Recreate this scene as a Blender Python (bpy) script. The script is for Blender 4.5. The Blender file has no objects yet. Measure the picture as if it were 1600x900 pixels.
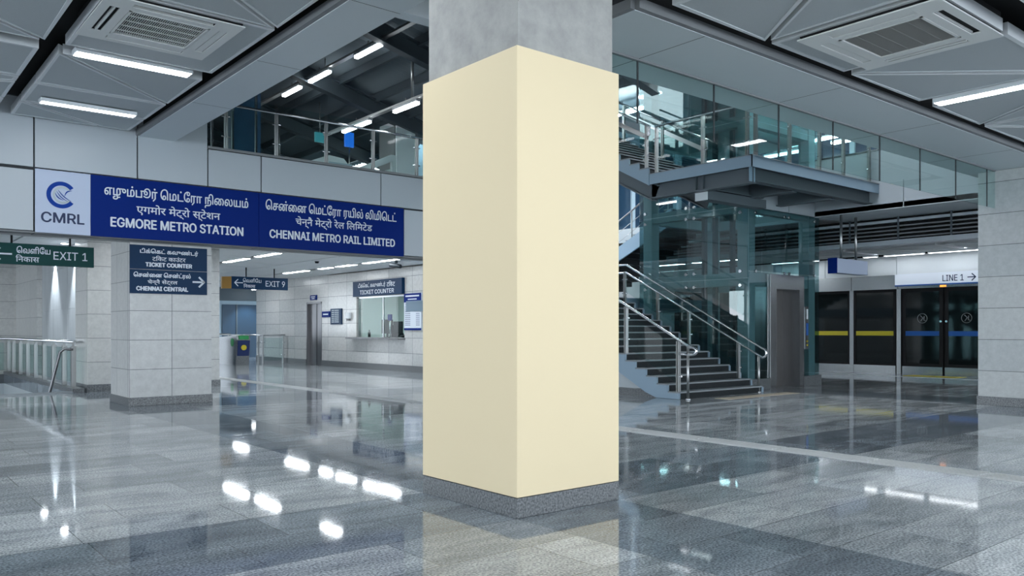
import bpy, bmesh, math, random
from mathutils import Vector, Matrix
from mathutils.geometry import interpolate_bezier, delaunay_2d_cdt
random.seed(7)
SC = bpy.context.scene
COL = SC.collection

# ------------------------------------------------------------------ camera, world, exposure
cam = bpy.data.cameras.new('camera')
cam.sensor_width = 36.0
cam.lens = 1276.0 / 1600.0 * 36.0
cam.shift_y = 65.0 / 1600.0
cam.clip_start = 0.05
cam.clip_end = 300
camo = bpy.data.objects.new('camera', cam)
COL.objects.link(camo)
camo.location = (0, 0, 1.45)
camo.rotation_euler = (math.pi / 2, 0, -math.atan2(0.6354, 0.7722))
SC.camera = camo

world = bpy.data.worlds.new('world')
SC.world = world
world.use_nodes = True
bg = world.node_tree.nodes['Background']
bg.inputs[0].default_value = (0.74, 0.82, 0.90, 1)
bg.inputs[1].default_value = 1.3
SC.view_settings.view_transform = 'Standard'
SC.view_settings.look = 'None'
SC.view_settings.exposure = 2.3
SC.view_settings.gamma = 1.0
SC.view_settings.use_curve_mapping = False
SC.cycles.max_bounces = 10
SC.cycles.diffuse_bounces = 4
SC.cycles.glossy_bounces = 5
SC.cycles.transparent_max_bounces = 32
SC.cycles.caustics_reflective = False
SC.cycles.caustics_refractive = False
SC.cycles.sample_clamp_indirect = 4.0
TUBE = 7.0          # strip light emission, main hall
TUBE_BACK = 9.0      # strip lights of the rooms beyond
TUBE_ROOF = 4.5     # strip lights hung below the steel roof

# ------------------------------------------------------------------ materials
def mat(name, col=(0.5, 0.5, 0.5), rough=0.5, metal=0.0, spec=0.5, emit=None, es=0.0):
    m = bpy.data.materials.new(name)
    m.use_nodes = True
    b = m.node_tree.nodes['Principled BSDF']
    b.inputs['Base Color'].default_value = (*col, 1)
    b.inputs['Roughness'].default_value = rough
    b.inputs['Metallic'].default_value = metal
    b.inputs['Specular IOR Level'].default_value = spec
    if emit:
        b.inputs['Emission Color'].default_value = (*emit, 1)
        b.inputs['Emission Strength'].default_value = es
    return m

class NT:
    def __init__(s, m):
        s.t = m.node_tree
        s.b = s.t.nodes['Principled BSDF']
    def n(s, kind, **kw):
        x = s.t.nodes.new(kind)
        for k, v in kw.items():
            setattr(x, k, v)
        return x
    def l(s, a, b):
        s.t.links.new(a, b)
    def math(s, op, a, b=None):
        x = s.n('ShaderNodeMath', operation=op)
        for i, v in enumerate((a, b)):
            if v is None:
                continue
            if isinstance(v, (int, float)):
                x.inputs[i].default_value = v
            else:
                s.l(v, x.inputs[i])
        return x.outputs[0]
    def mix(s, f, a, b, blend='MIX'):
        x = s.n('ShaderNodeMix', data_type='RGBA', blend_type=blend)
        for i, v in ((0, f), (6, a), (7, b)):
            if isinstance(v, (int, float)):
                x.inputs[i].default_value = v
            elif isinstance(v, tuple):
                x.inputs[i].default_value = (*v, 1)
            else:
                s.l(v, x.inputs[i])
        return x.outputs[2]

def noise_mat(name, c1, c2, scale, rough=0.5, detail=6, metal=0.0, bump=0.0, spec=0.5, stretch=(1, 1, 1)):
    m = mat(name, c1, rough, metal, spec)
    k = NT(m)
    geo = k.n('ShaderNodeNewGeometry')
    mp = k.n('ShaderNodeMapping')
    mp.inputs['Scale'].default_value = stretch
    k.l(geo.outputs['Position'], mp.inputs[0])
    nz = k.n('ShaderNodeTexNoise')
    nz.inputs['Scale'].default_value = scale
    nz.inputs['Detail'].default_value = detail
    nz.inputs['Roughness'].default_value = 0.65
    k.l(mp.outputs[0], nz.inputs[0])
    r = k.n('ShaderNodeValToRGB')
    r.color_ramp.elements[0].position = 0.32
    r.color_ramp.elements[1].position = 0.68
    r.color_ramp.elements[0].color = (*c1, 1)
    r.color_ramp.elements[1].color = (*c2, 1)
    k.l(nz.outputs[0], r.inputs[0])
    k.l(r.outputs[0], k.b.inputs['Base Color'])
    if bump:
        bp = k.n('ShaderNodeBump')
        bp.inputs['Strength'].default_value = bump
        bp.inputs['Distance'].default_value = 0.02
        k.l(nz.outputs[0], bp.inputs['Height'])
        k.l(bp.outputs[0], k.b.inputs['Normal'])
    return m

def tile_mat(name, w, h, ox, oz, c1, c2, joint, rough=0.28, jw=0.006):
    """upright wall tiles in a stacked grid, mottled stone"""
    m = mat(name, c1, rough)
    k = NT(m)
    geo = k.n('ShaderNodeNewGeometry')
    sp = k.n('ShaderNodeSeparateXYZ')
    k.l(geo.outputs['Position'], sp.inputs[0])
    sn = k.n('ShaderNodeSeparateXYZ')
    k.l(geo.outputs['True Normal'], sn.inputs[0])
    f = k.math('GREATER_THAN', k.math('ABSOLUTE', sn.outputs[0]), 0.5)
    u = k.math('ADD', k.math('MULTIPLY', sp.outputs[1], f),
               k.math('MULTIPLY', sp.outputs[0], k.math('SUBTRACT', 1.0, f)))
    cb = k.n('ShaderNodeCombineXYZ')
    k.l(k.math('ADD', u, 100 * w - ox), cb.inputs[0])
    k.l(k.math('ADD', sp.outputs[2], 10 * h - oz), cb.inputs[1])
    br = k.n('ShaderNodeTexBrick', offset=0.0, offset_frequency=1, squash=1.0)
    br.inputs['Scale'].default_value = 1.0
    br.inputs['Brick Width'].default_value = w
    br.inputs['Row Height'].default_value = h
    br.inputs['Mortar Size'].default_value = jw
    br.inputs['Mortar Smooth'].default_value = 0.1
    br.inputs['Color1'].default_value = (*c1, 1)
    br.inputs['Color2'].default_value = (*c2, 1)
    br.inputs['Mortar'].default_value = (*joint, 1)
    k.l(cb.outputs[0], br.inputs[0])
    nz = k.n('ShaderNodeTexNoise')
    nz.inputs['Scale'].default_value = 9.0
    nz.inputs['Detail'].default_value = 8
    nz.inputs['Roughness'].default_value = 0.7
    k.l(geo.outputs['Position'], nz.inputs[0])
    r = k.n('ShaderNodeValToRGB')
    r.color_ramp.elements[0].color = (0.84, 0.84, 0.84, 1)
    r.color_ramp.elements[1].color = (1.06, 1.06, 1.05, 1)
    r.color_ramp.elements[0].position = 0.3
    r.color_ramp.elements[1].position = 0.7
    k.l(nz.outputs[0], r.inputs[0])
    k.l(k.mix(1.0, br.outputs[0], r.outputs[0], 'MULTIPLY'), k.b.inputs['Base Color'])
    bp = k.n('ShaderNodeBump')
    bp.inputs['Strength'].default_value = 0.6
    bp.inputs['Distance'].default_value = 0.004
    k.l(k.math('SUBTRACT', 1.0, br.outputs[1]), bp.inputs['Height'])
    k.l(bp.outputs[0], k.b.inputs['Normal'])
    return m

def glass_mat(name, tint, refl=0.9, rough=0.0, ior=1.5):
    m = bpy.data.materials.new(name)
    m.use_nodes = True
    t = m.node_tree
    t.nodes.clear()
    o = t.nodes.new('ShaderNodeOutputMaterial')
    mx = t.nodes.new('ShaderNodeMixShader')
    tr = t.nodes.new('ShaderNodeBsdfTransparent')
    tr.inputs[0].default_value = (*tint, 1)
    gl = t.nodes.new('ShaderNodeBsdfGlossy')
    gl.inputs[0].default_value = (refl, refl, refl, 1)
    gl.inputs['Roughness'].default_value = rough
    fr = t.nodes.new('ShaderNodeFresnel')
    fr.inputs[0].default_value = ior
    # a pane reflects at its front skin only; the back skin just passes the ray on
    ge = t.nodes.new('ShaderNodeNewGeometry')
    inv = t.nodes.new('ShaderNodeMath'); inv.operation = 'SUBTRACT'; inv.inputs[0].default_value = 1.0
    ml = t.nodes.new('ShaderNodeMath'); ml.operation = 'MULTIPLY'
    t.links.new(ge.outputs['Backfacing'], inv.inputs[1])
    t.links.new(inv.outputs[0], ml.inputs[0]); t.links.new(fr.outputs[0], ml.inputs[1])
    t.links.new(ml.outputs[0], mx.inputs[0])
    t.links.new(tr.outputs[0], mx.inputs[1])
    t.links.new(gl.outputs[0], mx.inputs[2])
    t.links.new(mx.outputs[0], o.inputs[0])
    return m

def floor_mat():
    m = mat('polished granite floor', (0.3, 0.3, 0.3), 0.09, 0, 0.42)
    k = NT(m)
    geo = k.n('ShaderNodeNewGeometry')
    sp = k.n('ShaderNodeSeparateXYZ')
    k.l(geo.outputs['Position'], sp.inputs[0])
    def brick(w, h, seed, c1, c2):
        cb = k.n('ShaderNodeCombineXYZ')
        k.l(k.math('ADD', sp.outputs[0], 50.0 * w - 4.0 + seed), cb.inputs[0])
        k.l(k.math('ADD', sp.outputs[1], 50.0 * h - 4.8), cb.inputs[1])
        br = k.n('ShaderNodeTexBrick', offset=0.37, offset_frequency=2, squash=1.0)
        for nm, v in (('Scale', 1.0), ('Brick Width', w), ('Row Height', h), ('Mortar Size', 0.0035), ('Mortar Smooth', 0.1)):
            br.inputs[nm].default_value = v
        br.inputs['Color1'].default_value = (*c1, 1)
        br.inputs['Color2'].default_value = (*c2, 1)
        br.inputs['Mortar'].default_value = (0.13, 0.14, 0.15, 1)
        k.l(cb.outputs[0], br.inputs[0])
        return br.outputs[0], br.outputs[1]
    light, fl = brick(1.15, 0.655, 0.0, (0.335, 0.367, 0.388), (0.60, 0.63, 0.645))
    dark, fd = brick(1.15, 0.655, 0.4, (0.175, 0.205, 0.232), (0.285, 0.325, 0.36))
    def band(co, a, b):
        return k.math('MULTIPLY', k.math('GREATER_THAN', co, a), k.math('LESS_THAN', co, b))
    msk = band(sp.outputs[0], 4.0, 5.13)
    for co, a, b in ((1, 4.8, 6.11), (1, 15.6, 17.4), (0, 17.0, 18.4), (1, -6.0, -4.7), (0, -9.0, -7.8)):
        msk = k.math('MAXIMUM', msk, band(sp.outputs[co], a, b))
    # the crossing in front of the tall pillar stays light, as laid
    base = k.mix(msk, light, dark)
    # veins drawn out along the slab length
    mp = k.n('ShaderNodeMapping')
    mp.inputs['Scale'].default_value = (0.9, 3.2, 1)
    mp.inputs['Rotation'].default_value = (0, 0, 0.12)
    k.l(geo.outputs['Position'], mp.inputs[0])
    nz = k.n('ShaderNodeTexNoise')
    nz.inputs['Scale'].default_value = 1.3
    nz.inputs['Detail'].default_value = 7
    nz.inputs['Roughness'].default_value = 0.6
    nz.inputs['Distortion'].default_value = 0.8
    k.l(mp.outputs[0], nz.inputs[0])
    r = k.n('ShaderNodeValToRGB')
    r.color_ramp.elements[0].position = 0.3
    r.color_ramp.elements[1].position = 0.62
    r.color_ramp.elements[0].color = (0.62, 0.64, 0.66, 1)
    r.color_ramp.elements[1].color = (1.12, 1.12, 1.12, 1)
    k.l(nz.outputs[0], r.inputs[0])
    base = k.mix(1.0, base, r.outputs[0], 'MULTIPLY')
    sn = k.n('ShaderNodeTexNoise')
    sn.inputs['Scale'].default_value = 60.0
    sn.inputs['Detail'].default_value = 3
    k.l(geo.outputs['Position'], sn.inputs[0])
    r2 = k.n('ShaderNodeValToRGB')
    r2.color_ramp.elements[0].position = 0.36
    r2.color_ramp.elements[1].position = 0.64
    r2.color_ramp.elements[0].color = (0.48, 0.49, 0.51, 1)
    r2.color_ramp.elements[1].color = (1.42, 1.42, 1.42, 1)
    k.l(sn.outputs[0], r2.inputs[0])
    base = k.mix(1.0, base, r2.outputs[0], 'MULTIPLY')
    k.l(base, k.b.inputs['Base Color'])
    rr = k.n('ShaderNodeMapRange')
    rr.inputs[3].default_value = 0.02
    rr.inputs[4].default_value = 0.075
    k.l(nz.outputs[0], rr.inputs[0])
    k.l(rr.outputs[0], k.b.inputs['Roughness'])
    bp = k.n('ShaderNodeBump')
    bp.inputs['Strength'].default_value = 0.012
    bp.inputs['Distance'].default_value = 0.01
    nw = k.n('ShaderNodeTexNoise')
    nw.inputs['Scale'].default_value = 2.2
    k.l(geo.outputs['Position'], nw.inputs[0])
    k.l(nw.outputs[0], bp.inputs['Height'])
    k.l(bp.outputs[0], k.b.inputs['Normal'])
    return m

M = {}
M['floor'] = floor_mat()
M['cream'] = mat('cream wrap panel', (0.82, 0.69, 0.46), 0.6, 0, 0.2)
M['concrete'] = noise_mat('raw concrete', (0.30, 0.30, 0.29), (0.42, 0.42, 0.40), 5.0, 0.8, 10, bump=0.1)
M['granite'] = noise_mat('speckled granite', (0.025, 0.03, 0.035), (0.24, 0.255, 0.265), 55.0, 0.35, 4)
M['tile_left'] = tile_mat('column tiles', 0.775, 0.56, 4.22, 0.13, (0.52, 0.53, 0.53), (0.57, 0.575, 0.57), (0.16, 0.17, 0.18))
M['tile_right'] = tile_mat('large column tiles', 2.9, 0.6, 17.0, 0.06, (0.44, 0.47, 0.48), (0.5, 0.52, 0.52), (0.14, 0.15, 0.15), 0.4)
M['tile_wall'] = tile_mat('hall wall tiles', 1.55, 0.53, 0.3, 0.10, (0.50, 0.51, 0.51), (0.60, 0.60, 0.59), (0.22, 0.23, 0.24), 0.22, 0.008)
M['tile_pier'] = tile_mat('pier tiles', 1.9, 0.56, 3.9, 0.13, (0.52, 0.53, 0.52), (0.58, 0.58, 0.57), (0.18, 0.19, 0.2))
M['clad'] = mat('pale cladding', (0.455, 0.50, 0.54), 0.3)
M['clad_joint'] = mat('dark joint', (0.03, 0.035, 0.04), 0.7)
M['soffit'] = mat('beam cladding', (0.58, 0.64, 0.67), 0.4)
M['soffit_matte'] = mat('matt soffit board', (0.50, 0.55, 0.58), 0.8, 0, 0.1)
M['soffit_side'] = mat('beam edge trim', (0.20, 0.21, 0.22), 0.5)
M['panel'] = noise_mat('perforated panel', (0.42, 0.46, 0.48), (0.50, 0.54, 0.56), 220, 0.6, 2)
M['panel_rim'] = mat('panel rim', (0.68, 0.71, 0.73), 0.45)
M['black'] = mat('black void', (0.008, 0.009, 0.011), 0.9)
M['dark_steel'] = mat('dark painted steel', (0.065, 0.088, 0.105), 0.5)
M['roof'] = mat('roof sheet', (0.21, 0.26, 0.29), 0.5)
M['steel'] = noise_mat('brushed steel', (0.50, 0.52, 0.54), (0.60, 0.62, 0.64), 60, 0.27, 3, 1.0, stretch=(1, 1, 0.05))
M['bright'] = mat('polished steel rail', (0.74, 0.76, 0.78), 0.16, 1.0)
M['post'] = mat('satin steel post', (0.42, 0.43, 0.43), 0.35, 1.0)
M['steel_wall'] = noise_mat('steel wall panel', (0.40, 0.43, 0.45), (0.50, 0.53, 0.55), 8, 0.38, 4, 0.25, stretch=(1, 1, 0.05))
M['door_steel'] = noise_mat('door steel', (0.16, 0.16, 0.17), (0.24, 0.24, 0.25), 10, 0.35, 4, 0.8, stretch=(1, 1, 0.05))
M['lift_door'] = mat('dark lift door', (0.05, 0.046, 0.044), 0.4, 0.5)
M['blue'] = mat('sign blue', (0.001, 0.018, 0.165), 0.45, 0, 0.08)
M['blue2'] = mat('direction sign blue', (0.003, 0.028, 0.08), 0.4, 0, 0.15)
M['green'] = mat('exit sign green', (0.002, 0.05, 0.047), 0.4, 0, 0.15)
M['navy'] = mat('navy lettering', (0.005, 0.02, 0.08), 0.5)
M['white'] = mat('white lettering', (0.66, 0.72, 0.80), 0.5)
M['offwhite'] = mat('white enamel', (0.74, 0.78, 0.81), 0.4)
M['ac'] = mat('white plastic', (0.74, 0.76, 0.75), 0.45)
M['ac_grille'] = mat('intake grille', (0.27, 0.27, 0.26), 0.6)
M['logo_board'] = mat('logo board', (0.46, 0.53, 0.68), 0.35)
M['logo_blue'] = mat('emblem blue', (0.002, 0.04, 0.28), 0.45, 0, 0.15)
M['logo_grey'] = mat('emblem silver', (0.36, 0.42, 0.46), 0.3, 0.3)
M['glass'] = glass_mat('clear balustrade glass', (0.88, 0.95, 0.94), 0.9, 0, 1.22)
M['glass_window'] = glass_mat('ticket window glass', (0.90, 0.96, 0.95), 0.9, 0, 1.2)
M['glass_fascia'] = glass_mat('green tinted glass', (0.84, 0.93, 0.92), 0.9, 0, 1.45)
M['glass_lift'] = glass_mat('teal lift glass', (0.68, 0.79, 0.80), 1.0, 0, 2.0)
M['glass_dark'] = mat('dark platform glass', (0.006, 0.010, 0.011), 0.06, 0, 0.45)
M['teal_steel'] = mat('grey green painted steel', (0.33, 0.43, 0.46), 0.4)
M['stair_steel'] = mat('blue grey painted steel', (0.29, 0.40, 0.50), 0.45)
M['beam_steel'] = mat('grey painted beam', (0.11, 0.135, 0.155), 0.45)
M['tread'] = noise_mat('dark stair granite', (0.008, 0.011, 0.014), (0.024, 0.031, 0.035), 60, 0.5, 3, spec=0.25)
M['nosing'] = mat('grey tread edge', (0.26, 0.29, 0.31), 0.4)
M['yellow'] = mat('yellow stripe', (0.62, 0.52, 0.03), 0.4)
M['stripe_blue'] = mat('blue stripe', (0.02, 0.11, 0.40), 0.4)
M['led_orange'] = mat('orange lamp', (0.8, 0.3, 0.05), 0.4, emit=(1.0, 0.32, 0.05), es=0.35)
M['tactile'] = mat('tactile paving', (0.52, 0.54, 0.55), 0.5)
M['beige'] = mat('beige tactile strip', (0.42, 0.36, 0.28), 0.6)
M['gate_steel'] = noise_mat('gate steel', (0.24, 0.25, 0.26), (0.33, 0.34, 0.35), 20, 0.34, 3, 0.9)
M['gate_blue'] = mat('gate blue', (0.012, 0.03, 0.13), 0.35)
M['led_green'] = mat('green lamp', (0.02, 0.22, 0.07), 0.4, emit=(0.05, 0.8, 0.2), es=0.012)
M['screen'] = mat('monitor black', (0.012, 0.016, 0.02), 0.5, 0, 0.2)
M['screen_teal'] = mat('lit display', (0.04, 0.2, 0.25), 0.4, emit=(0.1, 0.6, 0.7), es=0.04)
M['amber'] = mat('amber end panel', (0.32, 0.17, 0.03), 0.4)
M['blue_wall'] = noise_mat('blue wall', (0.010, 0.07, 0.17), (0.014, 0.09, 0.21), 3, 0.5, 4)
M['banner'] = mat('lit blue banner', (0.01, 0.08, 0.40), 0.4, emit=(0.02, 0.22, 1.0), es=0.10)
M['pale_wall'] = mat('pale plaster', (0.52, 0.57, 0.60), 0.6)
M['far_blue'] = mat('blue grey wall', (0.28, 0.36, 0.44), 0.5)
M['slate_wall'] = mat('slate blue wall', (0.15, 0.25, 0.31), 0.5)
M['booth'] = mat('booth wall', (0.62, 0.70, 0.68), 0.6)
M['kiosk_grey'] = mat('kiosk grey', (0.22, 0.23, 0.24), 0.5)
M['paper'] = mat('printed sheet', (0.66, 0.72, 0.80), 0.5)
M['ink'] = mat('grey print', (0.16, 0.20, 0.30), 0.6)
M['window_dark'] = mat('dark window', (0.02, 0.05, 0.09), 0.08)

def lamp_mat(name, s, c=(0.91, 0.96, 1.0)):
    return mat(name, (0.9, 0.95, 1.0), 0.4, emit=c, es=s)
M['tube'] = lamp_mat('lit diffuser', TUBE)
M['tube_low'] = lamp_mat('lit diffuser surface light', 2.8)
M['tube_back'] = lamp_mat('lit diffuser concourse', TUBE_BACK)
M['tube_added'] = lamp_mat('lit diffuser added upper lights', 34.0)  # strong diffuser, only on the unseen lights added over stairs and atrium
M['tube_platform'] = lamp_mat('lit diffuser platform', 2.1)
M['tube_roof'] = lamp_mat('lit diffuser roof', TUBE_ROOF)
M['sign_lit'] = mat('lit sign face', (0.75, 0.80, 0.88), 0.35, emit=(0.75, 0.85, 1.0), es=0.04)
M['lamp_small'] = lamp_mat('downlight face', 9.0)

# ------------------------------------------------------------------ builders
WL = {}
class MB:
    def __init__(s):
        s.bm = bmesh.new()
    def box(s, a, b, mi=0):
        x0, x1 = sorted((a[0], b[0])); y0, y1 = sorted((a[1], b[1])); z0, z1 = sorted((a[2], b[2]))
        v = [s.bm.verts.new(p) for p in ((x0, y0, z0), (x1, y0, z0), (x1, y1, z0), (x0, y1, z0),
                                         (x0, y0, z1), (x1, y0, z1), (x1, y1, z1), (x0, y1, z1))]
        for q in ((3, 2, 1, 0), (4, 5, 6, 7), (0, 1, 5, 4), (1, 2, 6, 5), (2, 3, 7, 6), (3, 0, 4, 7)):
            f = s.bm.faces.new([v[i] for i in q]); f.material_index = mi
        return s
    def prism(s, pts, axis, a, b, mi=0):
        """polygon pts in the plane across axis, extruded from a to b"""
        def P(p, t):
            return {'x': (t, p[0], p[1]), 'y': (p[0], t, p[1]), 'z': (p[0], p[1], t)}[axis]
        A = [s.bm.verts.new(P(p, a)) for p in pts]
        B = [s.bm.verts.new(P(p, b)) for p in pts]
        n = len(pts)
        fs = [s.bm.faces.new(A), s.bm.faces.new(B[::-1])]
        for i in range(n):
            fs.append(s.bm.faces.new([A[i], B[i], B[(i + 1) % n], A[(i + 1) % n]]))
        for f in fs:
            f.material_index = mi
        return s
    def bar(s, p, q, w, h, up=(0, 0, 1), mi=0):
        p, q = Vector(p), Vector(q)
        d = (q - p).normalized()
        up = Vector(up)
        if abs(d.dot(up)) > 0.98:
            up = Vector((0, 1, 0))
        r = d.cross(up).normalized(); u = r.cross(d).normalized()
        c = []
        for o in (p, q):
            for a, b in ((-1, -1), (1, -1), (1, 1), (-1, 1)):
                c.append(s.bm.verts.new(o + r * (a * w / 2) + u * (b * h / 2)))
        for f in ((3, 2, 1, 0), (4, 5, 6, 7), (0, 1, 5, 4), (1, 2, 6, 5), (2, 3, 7, 6), (3, 0, 4, 7)):
            g = s.bm.faces.new([c[i] for i in f]); g.material_index = mi
        return s
    def tube(s, pts, r, n=10, closed=False):
        pts = [Vector(p) for p in pts]
        rings = []
        N = len(pts)
        prev = None
        for i, p in enumerate(pts):
            if closed:
                d = (pts[(i + 1) % N] - pts[i - 1])
            else:
                d = pts[min(i + 1, N - 1)] - pts[max(i - 1, 0)]
            d.normalize()
            ref = prev if prev is not None else (Vector((0, 0, 1)) if abs(d.z) < 0.9 else Vector((1, 0, 0)))
            u = (ref - d * ref.dot(d))
            if u.length < 1e-4:
                u = Vector((1, 0, 0)) - d * d.x
            u.normalize(); prev = u
            w = d.cross(u)
            rings.append([s.bm.verts.new(p + (u * math.cos(t) + w * math.sin(t)) * r)
                          for t in [2 * math.pi * k / n for k in range(n)]])
        for i in range(N if closed else N - 1):
            a, b = rings[i], rings[(i + 1) % N]
            for k in range(n):
                f = s.bm.faces.new([a[k], a[(k + 1) % n], b[(k + 1) % n], b[k]]); f.smooth = True
        if not closed:
            s.bm.faces.new(rings[0][::-1]); s.bm.faces.new(rings[-1])
        return s
    def cyl(s, p, q, r, n=14, r2=None):
        p, q = Vector(p), Vector(q)
        d = (q - p).normalized()
        u = d.orthogonal().normalized(); w = d.cross(u)
        R = []
        for o, rr in ((p, r), (q, r if r2 is None else r2)):
            R.append([s.bm.verts.new(o + (u * math.cos(2 * math.pi * k / n) + w * math.sin(2 * math.pi * k / n)) * rr) for k in range(n)])
        for k in range(n):
            f = s.bm.faces.new([R[0][k], R[0][(k + 1) % n], R[1][(k + 1) % n], R[1][k]]); f.smooth = True
        s.bm.faces.new(R[0][::-1]); s.bm.faces.new(R[1])
        return s
    def build(s, name, m, parent=None, bev=0.0, label=None):
        if bev:
            bmesh.ops.bevel(s.bm, geom=list(s.bm.edges), offset=bev, segments=2, affect='EDGES', profile=0.5)
        bmesh.ops.recalc_face_normals(s.bm, faces=list(s.bm.faces))
        if parent is not None:
            o = -WL[parent.name]
            bmesh.ops.translate(s.bm, verts=list(s.bm.verts), vec=o)
        me = bpy.data.meshes.new(name)
        s.bm.to_mesh(me); s.bm.free()
        for x in (m if isinstance(m, (list, tuple)) else [m]):
            me.materials.append(M[x] if isinstance(x, str) else x)
        ob = bpy.data.objects.new(name, me)
        COL.objects.link(ob)
        if parent is not None:
            ob.parent = parent
            WL[ob.name] = WL[parent.name].copy()
        else:
            WL[ob.name] = Vector((0, 0, 0))
        if label:
            ob['label'] = label
        return ob

def thing(name, label, cat, loc, group=None, kind=None):
    o = bpy.data.objects.new(name, None)
    o.empty_display_size = 0.1
    COL.objects.link(o)
    o.location = loc
    WL[o.name] = Vector(loc)
    o['label'] = label; o['category'] = cat
    if group: o['group'] = group
    if kind: o['kind'] = kind
    return o
def tag(o, label, cat, group=None, kind=None):
    o['label'] = label; o['category'] = cat
    if group: o['group'] = group
    if kind: o['kind'] = kind
    return o
def struct(o, label=None, cat=None):
    o['kind'] = 'structure'
    if label: o['label'] = label
    if cat: o['category'] = cat
    return o
def bx(a, b):
    return MB().box(a, b)

LATIN = None
try:      # the sans face that ships inside Blender; its own default face if that is missing
    import os
    LATIN = bpy.data.fonts.load(os.path.join(bpy.utils.system_resource('DATAFILES'), 'fonts', 'Inter.woff2'))
except Exception:
    LATIN = None
def text(parent, name, body, cx, cz, w, h, plane, at, m, bold=0.0, depth=0.004):
    """lettering w wide and h tall centred at (cx, cz) on the face of a board.
    plane 'y': board faces -Y at Y = at; plane 'x': faces -X at X = at (reads towards -Y)"""
    c = bpy.data.curves.new(name, 'FONT')
    c.body = body; c.size = 1.0; c.resolution_u = 3
    if LATIN and body.isascii(): c.font = LATIN
    t = bpy.data.objects.new(name, c)
    COL.objects.link(t)
    dg = bpy.context.evaluated_depsgraph_get()
    polys = []
    for sp in t.to_curve(dg).splines:
        if sp.type == 'BEZIER':
            bp = sp.bezier_points; pts = []
            for i in range(len(bp)):
                p, q = bp[i], bp[(i + 1) % len(bp)]
                pts += [Vector((v.x, v.y)) for v in interpolate_bezier(p.co, p.handle_right, q.handle_left, q.co, 5)[:-1]]
        else:
            pts = [Vector((p.co.x, p.co.y)) for p in sp.points]
        pts = [p for i, p in enumerate(pts) if (p - pts[i - 1]).length > 1e-5]
        if len(pts) > 2:
            ar = sum(pts[i - 1].x * pts[i].y - pts[i].x * pts[i - 1].y for i in range(len(pts))) / 2
            polys.append((ar, pts))
    t.to_curve_clear()
    def inside(p, pl):
        c_ = False
        for i in range(len(pl)):
            u, v = pl[i - 1], pl[i]
            if (u.y > p.y) != (v.y > p.y) and p.x < (v.x - u.x) * (p.y - u.y) / (v.y - u.y) + u.x:
                c_ = not c_
        return c_
    sg = 1 if max(polys, key=lambda q_: abs(q_[0]))[0] > 0 else -1
    V, Fc = [], []
    for ar, pl in polys:          # strokes may overlap, so each outer contour is filled by itself with its own holes
        if ar * sg < 0:
            continue
        loops = [pl] + [p2 for a2, p2 in polys if a2 * sg < 0 and abs(a2) < abs(ar) and inside(p2[0], pl)]
        vs, es = [], []
        for lp in loops:
            m0 = len(vs)
            vs += lp
            es += [(m0 + i, m0 + (i + 1) % len(lp)) for i in range(len(lp))]
        ov, _, of, *_ = delaunay_2d_cdt(vs, es, [], 0, 1e-6)
        n0 = len(V)
        V += [Vector((p.x, p.y, 0)) for p in ov]
        for f in of:
            c_ = sum((ov[i] for i in f), Vector((0, 0))) / len(f)
            if inside(c_, pl) and not any(inside(c_, h_) for h_ in loops[1:]):
                Fc.append(tuple(i + n0 for i in f))
    me = bpy.data.meshes.new(name)
    me.from_pydata(V, [], Fc)
    bpy.data.objects.remove(t); bpy.data.curves.remove(c)
    xs = [v.co.x for v in me.vertices]; ys = [v.co.y for v in me.vertices]
    x0, x1, y0, y1 = min(xs), max(xs), min(ys), max(ys)
    if w is None:
        w = (x1 - x0) * h / (y1 - y0)
    bm = bmesh.new()
    q = bold * 0.7
    for i, (sx, sz) in enumerate(((0, 0),) if not bold else ((0, 0), (bold, 0), (-bold, 0), (0, q), (0, -q))):
        b0 = len(bm.verts)
        bm.from_mesh(me)
        bm.verts.ensure_lookup_table()
        for v in bm.verts[b0:]:
            a = ((v.co.x - x0) / (x1 - x0) - 0.5) * w + sx
            b = ((v.co.y - y0) / (y1 - y0) - 0.5) * h + sz
            d = depth + i * 0.0004
            v.co = (cx + a, at - d, cz + b) if plane == 'y' else (at - d, cx - a, cz + b)
    bpy.data.meshes.remove(me)
    k = MB(); k.bm.free(); k.bm = bm
    return k.build(name, m, parent)

# ------------------------------------------------------------------ floor
# one slab with the stairwell opening left out
SWX0, SWX1, SWY0, SWY1 = -3.0, 4.12, 20.75, 31.0
k = MB()
for a, b in (((-25, -14), (40, SWY0)), ((-25, SWY1), (40, 50)), ((-25, SWY0), (SWX0, SWY1)), ((SWX1, SWY0), (40, SWY1))):
    k.box((a[0], a[1], -0.3), (b[0], b[1], 0.0))
struct(k.build('floor', 'floor'))
# ribbed tactile path crossing the hall
k = MB()
k.box((8.63, -6, -0.01), (8.99, 36, 0.004))
for i in range(5):
    x = 8.67 + i * 0.07
    y = -5.9
    while y < 36:
        k.box((x - 0.017, y, 0.0), (x + 0.017, min(y + 1.1, 36), 0.012)); y += 1.15
struct(k.build('trim_1', 'tactile'))
struct(bx((14.2, 10.2, -0.01), (16.9, 10.55, 0.006)).build('trim_2', 'beige'))
struct(bx((25.2, 5, -0.01), (25.32, 20, 0.006)).build('trim_3', 'offwhite'))
struct(bx((25.75, 10.4, -0.01), (26.5, 12.0, 0.006)).build('trim_4', 'yellow'))

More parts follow.
